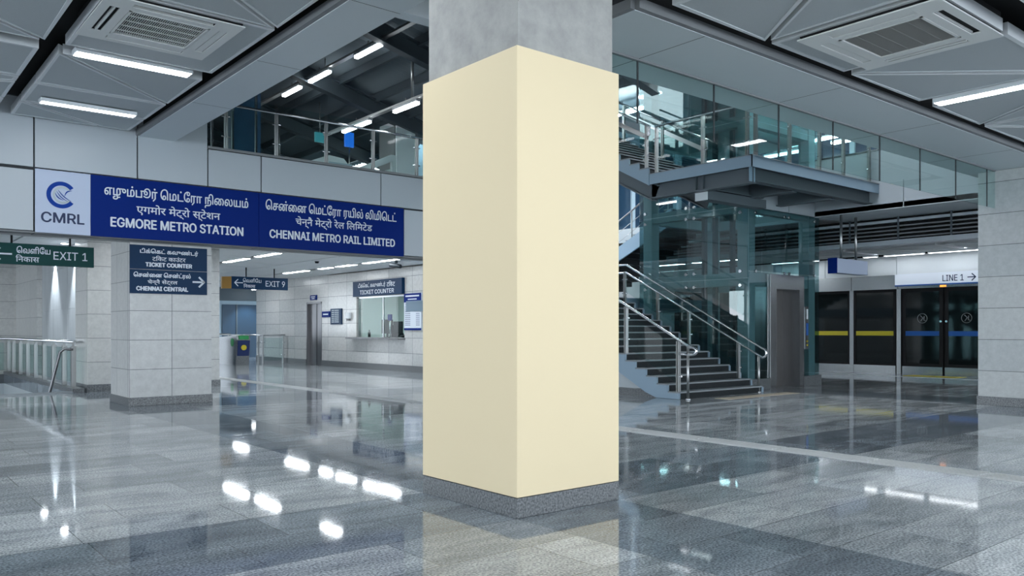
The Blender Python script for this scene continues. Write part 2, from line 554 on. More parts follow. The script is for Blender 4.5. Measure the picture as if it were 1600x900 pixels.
# stairwell walls and flight going down
k = MB()
k.box((SWX1, SWY0, -3.2), (SWX1 + 0.2, SWY1, -0.3)); k.box((SWX0 - 0.2, SWY0, -3.2), (SWX0, SWY1, -0.3))
k.box((SWX0, SWY1, -3.2), (SWX1, SWY1 + 0.2, -0.3)); k.box((SWX0, SWY0 - 0.2, -3.2), (SWX1, SWY0, -0.3))
k.box((SWX0, SWY0, -3.3), (SWX1, SWY1, -3.2))
struct(k.build('wall_stairwell', 'pale_wall'))
struct(MB().box((SWX0, SWY0 - 0.0, 0.0), (SWX1, SWY0 + 0.12, 0.035)).build('trim_5', 'nosing'))
struct(MB().box((SWX1 - 0.02, SWY0, 0.0), (SWX1 + 0.22, SWY1, 0.10)).build('trim_6', 'granite'))

# ------------------------------------------------------------------ ceilings
def panel(poly, z, parent, th=0.13, rim=0.07):
    k = MB()
    bm = k.bm
    A = [bm.verts.new((p[0], p[1], z)) for p in poly]
    B = [bm.verts.new((p[0], p[1], z + th)) for p in poly]
    n = len(poly)
    f = bm.faces.new(A); bm.faces.new(B[::-1])
    for i in range(n):
        bm.faces.new([A[i], B[i], B[(i + 1) % n], A[(i + 1) % n]])
    for g in bm.faces: g.material_index = 1
    bmesh.ops.recalc_face_normals(bm, faces=list(bm.faces))
    bmesh.ops.inset_region(bm, faces=[f], thickness=rim, depth=0)
    f.material_index = 0
    bmesh.ops.inset_region(bm, faces=[f], thickness=0.006, depth=-0.008)
    f.material_index = 0
    return k.build('ceiling_panel', ['panel', 'panel_rim'], parent)
def rect(x0, y0, x1, y1):
    return [(x0, y0), (x1, y0), (x1, y1), (x0, y1)]
def shrink(poly, g):
    """pull the polygon in by g so that neighbours leave a shadow joint"""
    n = len(poly); out = []
    c = Vector((sum(p[0] for p in poly) / n, sum(p[1] for p in poly) / n))
    ar = sum(poly[i][0] * poly[(i + 1) % n][1] - poly[(i + 1) % n][0] * poly[i][1] for i in range(n))
    sg = 1 if ar > 0 else -1
    L = []
    for i in range(n):
        p, q = Vector(poly[i]), Vector(poly[(i + 1) % n])
        d = (q - p).normalized(); nn = Vector((-d.y, d.x)) * sg
        L.append((p + nn * g, d))
    for i in range(n):
        (p, d), (q, e) = L[i - 1], L[i]
        den = d.x * e.y - d.y * e.x
        t = ((q.x - p.x) * e.y - (q.y - p.y) * e.x) / den
        out.append(tuple(p + d * t))
    return out
def cell(x0, y0, x1, y1, z, parent, diag=None, g=0.028):
    if diag is None:
        panel(shrink(rect(x0, y0, x1, y1), g), z, parent)
    else:
        p, q = diag              # a line from p to q through the cell; p and q lie on the rim
        R = rect(x0, y0, x1, y1)
        def side(r):
            return (q[0] - p[0]) * (r[1] - p[1]) - (q[1] - p[1]) * (r[0] - p[0])
        for s in (1, -1):
            pts = [r for r in R if side(r) * s > 1e-6] + [p, q]
            c = (sum(a[0] for a in pts) / len(pts), sum(a[1] for a in pts) / len(pts))
            pts.sort(key=lambda r: math.atan2(r[1] - c[1], r[0] - c[0]))
            panel(shrink(pts, g), z, parent)

ZL = 5.10
ceil_l = struct(bx((-25, -14, ZL + 0.35), (5.0, 16.15, ZL + 0.5)).build('ceiling', 'black'))
# column of panels beside the beam
cell(2.2, 15.04, 4.12, 16.08, ZL, ceil_l, ((2.2, 15.04), (3.65, 16.08)))
cell(2.2, 13.8, 4.12, 15.04, ZL, ceil_l)
cell(2.2, 12.08, 4.12, 13.8, ZL, ceil_l, ((2.2, 12.08), (4.12, 13.8)))
cell(2.2, 9.5, 4.12, 11.74, ZL, ceil_l)
cell(2.2, 7.2, 4.12, 9.5, ZL, ceil_l, ((4.12, 9.5), (2.2, 7.95)))
cell(2.2, 4.4, 4.12, 6.85, ZL, ceil_l, ((4.12, 4.4), (2.2, 6.85)))
cell(2.2, 1.9, 4.12, 4.35, ZL, ceil_l)
cell(2.2, -1.0, 4.12, 1.55, ZL, ceil_l, ((2.2, -1.0), (4.12, 1.55)))
cell(2.2, -4.0, 4.12, -1.05, ZL, ceil_l)
for x0 in (0.1, -2.0, -4.1, -6.2):
    x1 = x0 + 1.92
    cell(x0, 15.0, x1, 16.08, ZL, ceil_l)
    cell(x0, 13.6, x1, 15.0, ZL, ceil_l, ((x0, 15.0), (x1, 13.9)))
    cell(x0, 12.05, x1, 13.6, ZL, ceil_l)
    cell(x0, 9.6, x1, 11.74, ZL, ceil_l, ((x0, 10.3), (x1, 11.74)))
    cell(x0, 7.2, x1, 9.55, ZL, ceil_l)
    if x0 > -3:
        cell(x0, 4.4, x1, 6.85, ZL, ceil_l, ((x1, 4.4), (x0, 6.85)))
        cell(x0, 1.9, x1, 4.35, ZL, ceil_l)
        cell(x0, -1.0, x1, 1.55, ZL, ceil_l)

ZR = 4.52
ceil_r = struct(bx((5.0, -14, ZR + 0.35), (40, 5.24, ZR + 0.5)).build('ceiling', 'black'))
struct(bx((4.95, -14, ZR + 0.35), (5.05, 4.79, ZL + 0.45)).build('wall_left', 'clad'))
cell(5.2, 3.0, 5.8, 5.03, ZR, ceil_r)
cell(6.05, 3.25, 7.66, 5.03, ZR, ceil_r, ((7.66, 5.03), (6.25, 3.25)))
cell(7.70, 3.25, 9.26, 5.03, ZR, ceil_r)
cell(9.34, 3.25, 11.23, 5.03, ZR, ceil_r, ((9.34, 5.03), (11.23, 3.4)))
cell(11.58, 3.25, 13.25, 5.03, ZR, ceil_r, ((13.25, 5.03), (11.9, 3.25)))
cell(13.3, 3.25, 15.3, 5.03, ZR, ceil_r, ((13.3, 5.03), (15.3, 3.6)))
cell(15.35, 3.25, 16.95, 5.03, ZR, ceil_r)
for x0, x1, d in ((5.2, 7.66, 0), (7.70, 9.26, 1), (9.34, 11.23, 1), (11.58, 13.25, 0), (13.3, 15.3, 1), (15.35, 17.3, 0)):
    cell(x0, 0.9, x1, 2.9, ZR, ceil_r, ((x0, 0.9), (x1, 2.9)) if d else None)
    cell(x0, -1.4, x1, 0.85, ZR, ceil_r, None if d else ((x0, 0.85), (x1, -1.4)))

# beams: the trim runs above the fascia of each hall opening
k = MB()
k.box((4.30, 6.1, 5.05), (4.94, 16.15, 5.17))
struct(k.build('trim_7', 'soffit'))
struct(bx((4.24, 6.1, 5.06), (4.30, 16.15, 5.16)).build('trim_8', 'soffit_side'))
k = MB()
k.box((5.82, 5.24, 4.48), (20, 6.68, 4.6))
struct(k.build('trim_9', 'soffit'))
struct(bx((5.82, 5.18, 4.485), (20, 5.24, 4.58)).build('trim_10', 'soffit_side'))
struct(bx((5.76, 5.24, 4.485), (5.82, 6.68, 4.58)).build('trim_11', 'soffit_side'))
k = MB()
for i in range(8):
    x = 6.9 + i * 2.78
    k.box((x - 0.004, 5.25, 4.4785), (x + 0.004, 6.67, 4.4795))
for y in (8.0, 10.6, 13.2):
    k.box((4.31, y - 0.004, 5.0485), (4.93, y + 0.004, 5.0495))
struct(k.build('trim_12', 'clad_joint'))
k = MB()
k.box((4.36, 6.1, 5.17), (4.92, 16.1, 6.2)); k.box((5.9, 5.3, 4.6), (20, 6.66, 5.9))
struct(k.build('ceiling_beam_core', 'black'))
# lip of the atrium edge between the two beams, seen left of the pillar
struct(bx((4.94, 7.95, 5.06), (6.2, 8.15, 5.45)).build('trim_13', 'soffit'))

# ------------------------------------------------------------------ upper storey slab and front fascia wall
YF = 16.15
struct(MB().box((-12, YF + 0.06, 3.15), (13.2, YF + 0.34, 5.03)).box((-12, YF + 0.06, 5.03), (4.2, YF + 0.34, 5.6)).build('wall_front', 'clad_joint'))
fascia_panels = []
gap = 0.012
low = [(-6, -2.4), (-2.4, 0.84), (0.84, 2.59)]
for a, b in low:
    fascia_panels.append((a, b, 3.15, 4.22))
fascia_panels.append((10.05, 11.65, 3.15, 4.235)); fascia_panels.append((11.65, 13.2, 3.15, 4.235))
for a, b in ((-6, -2.4), (-2.4, 0.84), (0.84, 2.59), (2.59, 4.27), (4.27, 5.57)):
    fascia_panels.append((a, b, 4.25, 5.45 if b < 4.5 else 6.9))
for a, b in ((5.57, 6.65), (6.65, 9.45), (9.45, 11.7), (11.7, 13.2)):
    fascia_panels.append((a, b, 4.25, 5.0))
k = MB()
wf = bpy.data.objects['wall_front']
for a, b, z0, z1 in fascia_panels:
    bx((a + gap, YF, z0 + gap), (b - gap, YF + 0.06, z1 - gap)).build('cladding_panel', 'clad', wf, bev=0.004)
k.bm.free()
struct(bx((4.2, YF + 0.06, 5.03), (5.57, YF + 0.5, 6.95)).build('wall_pier', 'clad'))
struct(bx((5.57, YF - 0.02, 5.0), (13.2, YF + 0.34, 5.05)).build('trim_14', 'soffit_side'))
# soffit below the fascia, stainless
struct(bx((-12, YF + 0.03, 3.125), (13.2, YF + 0.36, 3.15)).build('trim_15', 'soffit_side'))
k = MB()
for x in (2.6, 6.58, 10.05):
    k.box((x - 0.006, YF + 0.03, 3.122), (x + 0.006, YF + 0.36, 3.125))
struct(k.build('trim_16', 'clad_joint'))
k = MB()
k.box((-12, YF + 0.34, 4.0), (13.2, 18.6, 5.0)); k.box((-12, 18.6, 4.0), (15.0, 45, 5.0))
struct(k.build('ceiling', 'black'))
ceil_b = bpy.data.objects['ceiling.002']
# concourse ceiling: long panels, black light slots
ZB = 3.63
struct(bx((-12, YF + 0.34, 3.10), (13.2, YF + 0.40, 4.0)).build('wall_back_of_fascia', 'soffit_side'))
ribs = [-3.9, 1.2, 5.4, 9.62, 13.3]
def cpanel(x0, y0, x1, y1):
    bx((x0, y0, ZB), (x1, y1, ZB + 0.06)).build('ceiling_panel', 'panel_rim', ceil_b)
for i in range(len(ribs)):
    a = ribs[i] + 0.16
    b = (ribs[i + 1] - 0.16) if i + 1 < len(ribs) else 14.98
    mid = (a + b) / 2
    y = YF + 0.45
    while y < 44:
        y2 = y + 1.85
        if i + 1 < len(ribs):
            cpanel(a, y + 0.03, mid - 0.03, y2 - 0.03); cpanel(mid + 0.03, y + 0.03, b, y2 - 0.03)
        elif y > 18.6:
            cpanel(a, y + 0.03, b, y2 - 0.03)
        y = y2

# ------------------------------------------------------------------ strip lights
def strip(label, p, L, W, axis, m='tube', group=None, hang=0.0, name='strip_light', th=0.07, rim=0.018):
    x, y, z = p
    t = thing(name, label, 'light', (x, y, z), group)
    dx, dy = (L / 2, W / 2) if axis == 'x' else (W / 2, L / 2)
    k = MB()
    k.box((x - dx, y - dy, z), (x + dx, y + dy, z + th))
    k.build('housing', 'offwhite', t, bev=0.006)
    bx((x - dx + rim, y - dy + rim, z - 0.004), (x + dx - rim, y + dy - rim, z + 0.01)).build('diffuser', m, t)
    for s in (-0.35, 0.35):
        q = (x + s * L, y, z) if axis == 'x' else (x, y + s * L, z)
        MB().tube([(q[0], q[1], z + th - 0.01), (q[0], q[1], z + th + max(hang, 0.26))], 0.006, 6).build('hanger_rod', 'post', t)
    return t

G1 = 'strip lights of the hall ceiling'
strip('long lit strip light beside the vented square unit on the left ceiling', (3.12, 11.94, 5.08), 1.5, 0.24, 'x', group=G1, hang=0.3)
strip('lit strip light on the left ceiling panels nearest the wide blue station sign', (3.13, 14.63, 5.03), 1.42, 0.2, 'x', 'tube_low', group=G1, th=0.06, hang=0.14)
strip('lit strip light at the right edge of the photo beside the vented square unit', (11.36, 4.1, 4.47), 1.5, 0.22, 'y', group=G1, hang=0.3)
for x, y in ((3.15, 7.0), (3.15, 1.75), (1.0, 7.0), (1.0, 1.75), (-3.2, 11.94), (-3.2, 7.0)):  # unseen strips added to light the left hall
    strip('unseen strip light added to brighten the left hall', (x, y, 5.08), 1.5, 0.24, 'x', group=G1, hang=0.3)
for x, y in ((11.4, 0.5), (7.68, -0.4), (7.68, 1.6), (15.3, 2.0), (15.3, -1.0), (4.6, 1.0), (4.6, -2.0)):  # out of view as well, added as extra light for the right hall
    strip('unseen strip light added to brighten the right hall', (x, y, 4.47), 1.5, 0.22, 'y', group=G1, hang=0.3)
GB = 'strip lights under the low concourse ceiling'
for lab, x, y0, y1 in (
        ('nearer lit strip in the middle slot of the concourse ceiling above the hanging exit sign', 9.62, 22.1, 23.7),
        ('farther lit strip in the middle slot of the concourse ceiling beside the arrow sign', 9.62, 24.4, 26.3),
        ('lit strip on the concourse ceiling beside the small black camera', 13.3, 21.6, 23.8),
        ('second lit strip behind the small black camera on the concourse ceiling', 13.3, 24.4, 25.7),
        ('third lit strip behind the small black camera on the concourse ceiling', 13.3, 26.1, 27.0),
        ('farthest lit strip of the slot over the ticket window wall', 13.3, 28.0, 30.0),
        ('short lit strip on the concourse ceiling right above the green exit sign', 5.4, 21.9, 23.4),
        ('small lit strip seen below the green exit sign, left of the pier', 5.4, 32.3, 33.6)):
    strip(lab, (x, (y0 + y1) / 2, ZB - 0.01), y1 - y0, 0.22, 'y', 'tube_back', GB, hang=0.3)
for x, y in ((1.2, 19.5), (1.2, 24.0), (5.4, 18.9), (-3.9, 22.0), (9.62, 31.0), (9.62, 18.6), (5.4, 27.5), (13.3, 34.5)):
    strip('lit strip set in a black slot of the low concourse ceiling', (x, y, ZB - 0.01), 1.6, 0.22, 'y', 'tube_back', GB, hang=0.3)

# ------------------------------------------------------------------ ceiling air units
def cassette(label, x0, y0, x1, y1, z, closed, grid):
    """square four-way unit; closed: sides whose flap is shut"""
    t = thing('ceiling_air_conditioner', label, 'air conditioner', ((x0 + x1) / 2, (y0 + y1) / 2, z), 'square air units on the hall ceiling')
    S = x1 - x0; T = y1 - y0
    k = MB()
    g0, g1 = 0.20 * S, 0.80 * S; h0, h1 = 0.20 * T, 0.80 * T
    m = 0.055
    # frame ring built round the four slots and the intake
    sl = {'s': (x0 + g0, y0 + m * T * 1.2, x0 + g1, y0 + 0.135 * T), 'n': (x0 + g0, y1 - 0.135 * T, x0 + g1, y1 - m * T * 1.2),
          'w': (x0 + m * S * 1.2, y0 + h0, x0 + 0.135 * S, y0 + h1), 'e': (x1 - 0.135 * S, y0 + h0, x1 - m * S * 1.2, y0 + h1)}
    xs = sorted({x0, x1, sl['w'][0], sl['w'][2], sl['e'][0], sl['e'][2], x0 + g0, x0 + g1})
    ys = sorted({y0, y1, sl['s'][1], sl['s'][3], sl['n'][1], sl['n'][3], y0 + h0, y0 + h1})
    holes = list(sl.values()) + [(x0 + 0.2 * S, y0 + 0.2 * T, x0 + 0.8 * S, y0 + 0.8 * T)]
    for a, b in zip(xs, xs[1:]):
        for c, d in zip(ys, ys[1:]):
            mx, my = (a + b) / 2, (c + d) / 2
            if any(h[0] < mx < h[2] and h[1] < my < h[3] for h in holes):
                continue
            k.box((a, c, z), (b, d, z + 0.014))
    bmesh.ops.remove_doubles(k.bm, verts=list(k.bm.verts), dist=1e-5)
    k.build('frame', 'ac', t)
    bx((x0 + 0.02, y0 + 0.02, z + 0.032), (x1 - 0.02, y1 - 0.02, z + 0.25)).build('casing', 'black', t)
    gx0, gx1, gy0, gy1 = x0 + 0.2 * S, x0 + 0.8 * S, y0 + 0.2 * T, y0 + 0.8 * T
    k = MB()
    for a, b in (((gx0, gy0), (gx1, gy0 + 0.04)), ((gx0, gy1 - 0.04), (gx1, gy1)), ((gx0, gy0), (gx0 + 0.04, gy1)), ((gx1 - 0.04, gy0), (gx1, gy1))):
        k.box((a[0] + 0.006, a[1] + 0.006, z - 0.004), (b[0] - 0.006, b[1] - 0.006, z + 0.03))
    gr = k.build('intake_panel', 'ac', t)
    k = MB()
    n = 34 if grid else 60
    for i in range(n):
        x = gx0 + 0.045 + (gx1 - gx0 - 0.09) * (i + 0.5) / n
        k.box((x - 0.0035, gy0 + 0.045, z + 0.004), (x + 0.0035, gy1 - 0.045, z + 0.012))
    for i in range(1, 5):
        y = gy0 + (gy1 - gy0) * i / 5
        k.box((gx0 + 0.045, y - 0.005, z + 0.002), (gx1 - 0.045, y + 0.005, z + 0.012))
    if not grid:
        k.box((gx0 + 0.045, gy0 + 0.045, z + 0.012), (gx1 - 0.045, gy1 - 0.045, z + 0.02))
    k.build('grille', 'ac_grille' if not grid else 'ac', gr)
    for s, r in sl.items():
        q = MB()
        if s in closed:
            q.box((r[0] + 0.01, r[1] + 0.008, z + 0.004), (r[2] - 0.01, r[3] - 0.008, z + 0.02))
        else:
            w = 0.022
            if s in 'we':
                xm = (r[0] + r[2]) / 2
                q.box((xm - w / 2, r[1] + 0.01, z - 0.004), (xm + w / 2, r[3] - 0.01, z + 0.03))
            else:
                ym = (r[1] + r[3]) / 2
                q.box((r[0] + 0.01, r[3] - 0.02, z + 0.012), (r[2] - 0.01, r[3] - 0.004, z + 0.03))
        q.build('flap', 'ac', t, bev=0.003)
    return t
cassette('white square ceiling air unit with a barred grille on the left ceiling', 2.22, 9.56, 3.74, 11.08, 5.055, 'ne', True)
cassette('white square ceiling air unit with a brownish mesh grille on the right ceiling', 7.76, 3.28, 9.26, 4.72, 4.475, 'nw', False)

# ------------------------------------------------------------------ pillars and columns
t = thing('pillar', 'tall concrete pillar wrapped in blank cream panels in the middle of the hall', 'pillar', (4.56, 5.45, 0))
bx((4.04, 4.84, 3.0), (5.09, 6.07, 6.2)).build('concrete_shaft', 'concrete', t)
bx((4.0, 4.8, 0.16), (5.13, 6.11, 3.63)).build('cream_panel', 'cream', t, bev=0.004)
bx((4.0, 4.8, 0.0), (5.13, 6.11, 0.155)).build('granite_base', 'granite', t, bev=0.004)

t = thing('tiled_column', 'square pale tiled column below the blue station sign carrying two direction signs', 'column', (5.0, 17.1, 0))
bx((4.22, 16.5, 0.16), (5.76, 17.86, 3.6)).build('tiled_shaft', 'tile_left', t)
bx((4.20, 16.48, 0), (5.78, 17.88, 0.16)).build('granite_base', 'granite', t, bev=0.004)

t = thing('tiled_column', 'square grey tiled column at the right edge under the long beam', 'column', (17.7, 5.6, 0))
bx((17.0, 4.75, 0.17), (18.5, 6.47, 4.475)).build('tiled_shaft', 'tile_right', t)
bx((16.98, 4.73, 0), (18.52, 6.49, 0.17)).build('granite_base', 'granite', t, bev=0.004)

# ------------------------------------------------------------------ wide station sign on the fascia
SZ0, SZ1, SY = 3.135, 4.235, YF - 0.035
t = thing('logo_sign', 'white square CMRL sign with a blue ring emblem, left of the wide blue signs', 'sign', (3.03, SY, SZ0))
bx((2.60, SY, SZ0), (3.47, YF, SZ1)).build('board', 'logo_board', t, bev=0.004)
def arc_ring(parent, name, cx, cz, r0, r1, a0, a1, y, m, sx=1.0, n=40):
    k = MB()
    pts = []
    for i in range(n + 1):
        a = a0 + (a1 - a0) * i / n
        pts.append((cx + sx * r1 * math.cos(a), cz + r1 * math.sin(a)))
    for i in range(n, -1, -1):
        a = a0 + (a1 - a0) * i / n
        pts.append((cx + sx * r0 * math.cos(a), cz + r0 * math.sin(a)))
    for i in range(n):
        q = [pts[i], pts[i + 1], pts[2 * n - i], pts[2 * n + 1 - i]]
        k.prism(q, 'y', y - 0.004, y)
    return k.build(name, m, parent)
D = math.radians
arc_ring(t, 'outer_ring', 3.005, 3.815, 0.165, 0.235, D(36), D(324), SY, 'logo_blue')
em = arc_ring(t, 'inner_disc', 3.02, 3.815, 0.118, 0.152, D(32), D(322), SY, 'logo_grey')
def swoosh(a, b, bend, w, n=14):
    k = MB(); P = []
    a, b = Vector(a), Vector(b)
    d = b - a; nn = Vector((-d.y, d.x)).normalized()
    for i in range(n + 1):
        f = i / n
        c = a + d * f + nn * bend * math.sin(math.pi * f)
        ww = w * math.sin(math.pi * (0.08 + 0.84 * f))
        P.append((c + nn * ww / 2, c - nn * ww / 2))
    for i in range(n):
        k.prism([tuple(P[i][0]), tuple(P[i + 1][0]), tuple(P[i + 1][1]), tuple(P[i][1])], 'y', SY - 0.006, SY)
    return k.build('swoosh', 'logo_blue', em)
swoosh((2.955, 3.895), (3.16, 3.715), -0.02, 0.014)
swoosh((2.93, 3.875), (3.10, 3.712), -0.022, 0.013)
swoosh((2.905, 3.845), (3.04, 3.725), -0.026, 0.015)
swoosh((3.055, 3.80), (3.17, 3.905), 0.03, 0.02)
text(t, 'lettering', 'CMRL', 3.03, 3.41, 0.67, 0.175, 'y', SY, 'navy', 0.007)
t = thing('station_sign', 'blue sign with three lines ending in EGMORE METRO STATION', 'sign', (5.03, SY, SZ0))
bx((3.475, SY, SZ0), (6.582, YF, SZ1)).build('board', 'blue', t, bev=0.004)
text(t, 'tamil_lettering', 'எழும்பூர் ெமட்ேரா நிைலயம்', 5.03, 3.965, 2.66, 0.275, 'y', SY, 'white', 0.004)
text(t, 'hindi_lettering', 'एगमोर मेट्रो स्टेशन', 5.02, 3.675, 1.55, 0.225, 'y', SY, 'white', 0.003)
text(t, 'english_lettering', 'EGMORE METRO STATION', 5.03, 3.415, 2.45, 0.17, 'y', SY, 'white', 0.0078)
t = thing('company_sign', 'blue sign with three lines ending in CHENNAI METRO RAIL LIMITED', 'sign', (8.3, SY, SZ0))
bx((6.588, SY, SZ0), (10.03, YF, SZ1)).build('board', 'blue', t, bev=0.004)
text(t, 'tamil_lettering', 'ெசன்ைன ெமட்ேரா ரயில் லிமிெடட்', 8.28, 3.995, 3.1, 0.265, 'y', SY, 'white', 0.004)
text(t, 'hindi_lettering', 'चेन्नै मेट्रो रेल िलिमटेड', 8.29, 3.715, 1.82, 0.235, 'y', SY, 'white', 0.003)
text(t, 'english_lettering', 'CHENNAI METRO RAIL LIMITED', 8.3, 3.425, 2.97, 0.17, 'y', SY, 'white', 0.0078)

def arrow(parent, cx, cz, L, H, plane, at, m, right=True, w=0.035, name='arrow'):
    s = 1 if right else -1
    k = MB()
    def P(a, b):
        return (cx + s * a, cz + b) if plane == 'y' else (cx - s * a, cz + b)
    def seg(p, q):
        p, q = Vector(p), Vector(q); d = (q - p).normalized(); n = Vector((-d.y, d.x)) * w / 2
        pts = [P(*(p + n)), P(*(q + n)), P(*(q - n)), P(*(p - n))]
        k.prism(pts, plane, at - 0.004, at)
    seg((-L / 2, 0), (L / 2 - w * 0.5, 0)); seg((L / 2 - H / 2 - w * .2, H / 2), (L / 2, -w * 0.2)); seg((L / 2 - H / 2 - w * .2, -H / 2), (L / 2, w * 0.2))
    return k.build(name, m, parent)

# two direction signs on the tiled column
YC = 16.46
t = thing('direction_sign', 'dark blue ticket counter sign, upper of two on the tiled column', 'sign', (4.93, YC, 2.6))
bx((4.22, YC, 2.605), (5.66, 16.5, 3.06)).build('board', 'blue2', t, bev=0.003)
text(t, 'tamil_lettering', 'டிக்ெகட் கவுண்டர்', 4.94, 2.945, 1.08, 0.11, 'y', YC, 'white', 0.004)
text(t, 'hindi_lettering', 'टिकट काउंटर', 4.93, 2.82, 0.62, 0.10, 'y', YC, 'white', 0.002)
text(t, 'english_lettering', 'TICKET COUNTER', 4.93, 2.695, 0.86, 0.075, 'y', YC, 'white', 0.0078)
t = thing('direction_sign', 'dark blue Chennai Central sign with a right arrow, lower of two on the tiled column', 'sign', (4.93, YC, 2.13))
bx((4.22, YC, 2.14), (5.66, 16.5, 2.595)).build('board', 'blue2', t, bev=0.003)
text(t, 'tamil_lettering', 'ெசன்ைன ெசன்ட்ரல்', 4.81, 2.49, 1.05, 0.115, 'y', YC, 'white', 0.004)
text(t, 'hindi_lettering', 'चेन्नै सेंट्रल', 4.81, 2.36, 0.55, 0.11, 'y', YC, 'white', 0.002)
text(t, 'english_lettering', 'CHENNAI CENTRAL', 4.81, 2.235, 0.95, 0.078, 'y', YC, 'white', 0.0078)
arrow(t, 5.49, 2.39, 0.23, 0.2, 'y', YC, 'white')

# hanging exit signs
t = thing('hanging_exit_sign', 'green hanging EXIT 1 sign with a left arrow at the left edge', 'sign', (2.95, 17.5, 2.66))
bx((2.05, 17.5, 2.66), (3.83, 17.6, 3.05)).build('board', 'green', t, bev=0.004)
for x in (2.45, 3.42):
    MB().tube([(x, 17.55, 3.04), (x, 17.55, ZB + 0.03)], 0.018, 8).build('hanger_rod', 'black', t)
arrow(t, 2.30, 2.845, 0.30, 0.22, 'y', 17.5, 'white', right=False, w=0.03)
text(t, 'tamil_lettering', 'ெவளிேய', 2.80, 2.935, 0.55, 0.13, 'y', 17.5, 'white', 0.003)
text(t, 'hindi_lettering', 'िनकास', 2.70, 2.775, 0.38, 0.13, 'y', 17.5, 'white', 0.002)
text(t, 'english_lettering', 'EXIT 1', 3.42, 2.855, 0.58, 0.15, 'y', 17.5, 'white', 0.002)

t = thing('hanging_exit_sign', 'small dark hanging exit sign with an amber end near the ticket gates', 'sign', (11.4, 28, 2.87))
bx((10.47, 28.0, 2.87), (12.53, 28.1, 3.3)).build('board', 'blue2', t, bev=0.004)
MB().prism([(10.44, 28.1), (10.46, 28.0), (10.22, 28.25), (10.22, 28.35)], 'z', 2.88, 3.29).build('end_panel', 'amber', t, label='amber end panel')
for x in (11.0, 12.03):
    MB().tube([(x, 28.05, 3.29), (x, 28.05, ZB + 0.03)], 0.022, 8).build('hanger_rod', 'black', t)
arrow(t, 10.72, 3.085, 0.3, 0.24, 'y', 28.0, 'white', right=False, w=0.03)
text(t, 'tamil_lettering', 'ெவளிேய', 11.2, 3.18, 0.66, 0.15, 'y', 28.0, 'white', 0.002)
text(t, 'hindi_lettering', 'िनकास', 11.1, 2.99, 0.42, 0.14, 'y', 28.0, 'white', 0.002)
text(t, 'english_lettering', 'EXIT 9', 12.05, 3.085, 0.72, 0.2, 'y', 28.0, 'white', 0.002)

# ------------------------------------------------------------------ balustrade on top of the fascia
def rail_post(parent, x, y, z0, z1, axis='x', w=0.07, clampz=(0.3, 0.75)):
    """flat twin-plate post with glass clamps; axis: direction the glass runs"""
    k = MB()
    for s in (-1, 1):
        if axis == 'x':
            k.box((x + s * 0.022 - 0.008, y - w / 2, z0), (x + s * 0.022 + 0.008, y + w / 2, z1))
        else:
            k.box((x - w / 2, y + s * 0.022 - 0.008, z0), (x + w / 2, y + s * 0.022 + 0.008, z1))
    p = k.build('post', 'post', parent)
    for f in clampz:
        k = MB()
        z = z0 + (z1 - z0) * f
        if axis == 'x':
            k.tube([(x - 0.09, y, z), (x + 0.09, y, z)], 0.016, 8)
        else:
            k.tube([(x, y - 0.09, z), (x, y + 0.09, z)], 0.016, 8)
        k.build('clamp', 'bright', p)
    return p
t = thing('balustrade', 'glass balustrade with a steel handrail along the top of the front fascia', 'railing', (9, 16.3, 5.05))
YB = 16.3
MB().tube([(5.6, YB, 5.97), (13.15, YB, 5.97)], 0.03, 12).build('handrail', 'bright', t)
px_ = [5.98, 7.04, 8.17, 9.33, 10.5, 11.66, 12.9]
for x in px_:
    rail_post(t, x, YB, 5.05, 5.95)
for a, b in zip(px_, px_[1:]):
    bx((a + 0.04, YB - 0.006, 5.09), (b - 0.04, YB + 0.006, 6.13)).build('glass_panel', 'glass', t)
t = thing('glass_screen', 'tall clear glass screen with thin steel edges above the fascia beside the pier', 'screen', (6.1, 16.45, 5.05))
bx((5.59, 16.44, 5.05), (6.64, 16.455, 7.6)).build('glass_panel', 'glass', t)
for x in (5.75, 6.17, 6.66):
    bx((x - 0.02, 16.42, 5.05), (x + 0.02, 16.47, 7.6)).build('mullion', 'bright', t)

# ------------------------------------------------------------------ upper level seen above the fascia
struct(bx((6.72, 18.0, 5.0), (7.40, 18.2, 8.4)).build('wall_blue', 'blue_wall'))
struct(bx((4.5, 31.0, 5.0), (15.0, 31.2, 9.5)).build('wall_far_upper', 'dark_steel'))
# white service box
t = thing('service_kiosk', 'tall white box with a grey side on the upper level beside the pillar', 'kiosk', (11.9, 19.3, 5.0))
bx((11.6, 19.0, 5.0), (12.2, 19.9, 7.1)).build('cabinet', 'offwhite', t, bev=0.01)
bx((11.56, 19.05, 5.0), (11.6, 19.85, 6.95)).build('side_panel', 'kiosk_grey', t, label='grey side panel')
t = thing('information_counter', 'pale sloping counter behind the fascia glass on the upper level', 'counter', (8.9, 18.0, 5.0))
MB().prism([(8.0, 5.0), (9.75, 5.0), (9.75, 5.35), (9.5, 5.62), (9.1, 5.66), (8.0, 5.2)], 'y', 18.0, 18.7).build('body', 'offwhite', t)
bx((9.1, 17.98, 5.05), (9.7, 18.0, 5.5)).build('front_panel', 'far_blue', t)
t = thing('glazed_booth', 'low white framed booth with a teal window on the upper level', 'booth', (10.3, 18.2, 5.0))
MB().prism([(9.85, 5.0), (9.85, 5.42), (10.95, 5.95), (11.1, 5.95), (11.1, 5.0), (10.98, 5.0), (10.98, 5.78), (9.98, 5.32), (9.98, 5.0)], 'y', 18.2, 18.3).build('frame', 'offwhite', t)
MB().prism([(10.3, 5.0), (10.98, 5.0), (10.98, 5.6), (10.3, 5.35)], 'y', 18.26, 18.3).build('window_pane', 'booth', t)
t = thing('banner', 'lit blue upright banner on the upper level above the booth', 'banner', (10.4, 19.6, 5.0))
bx((10.38, 19.6, 6.33), (10.64, 19.66, 6.72)).build('panel', 'banner', t)
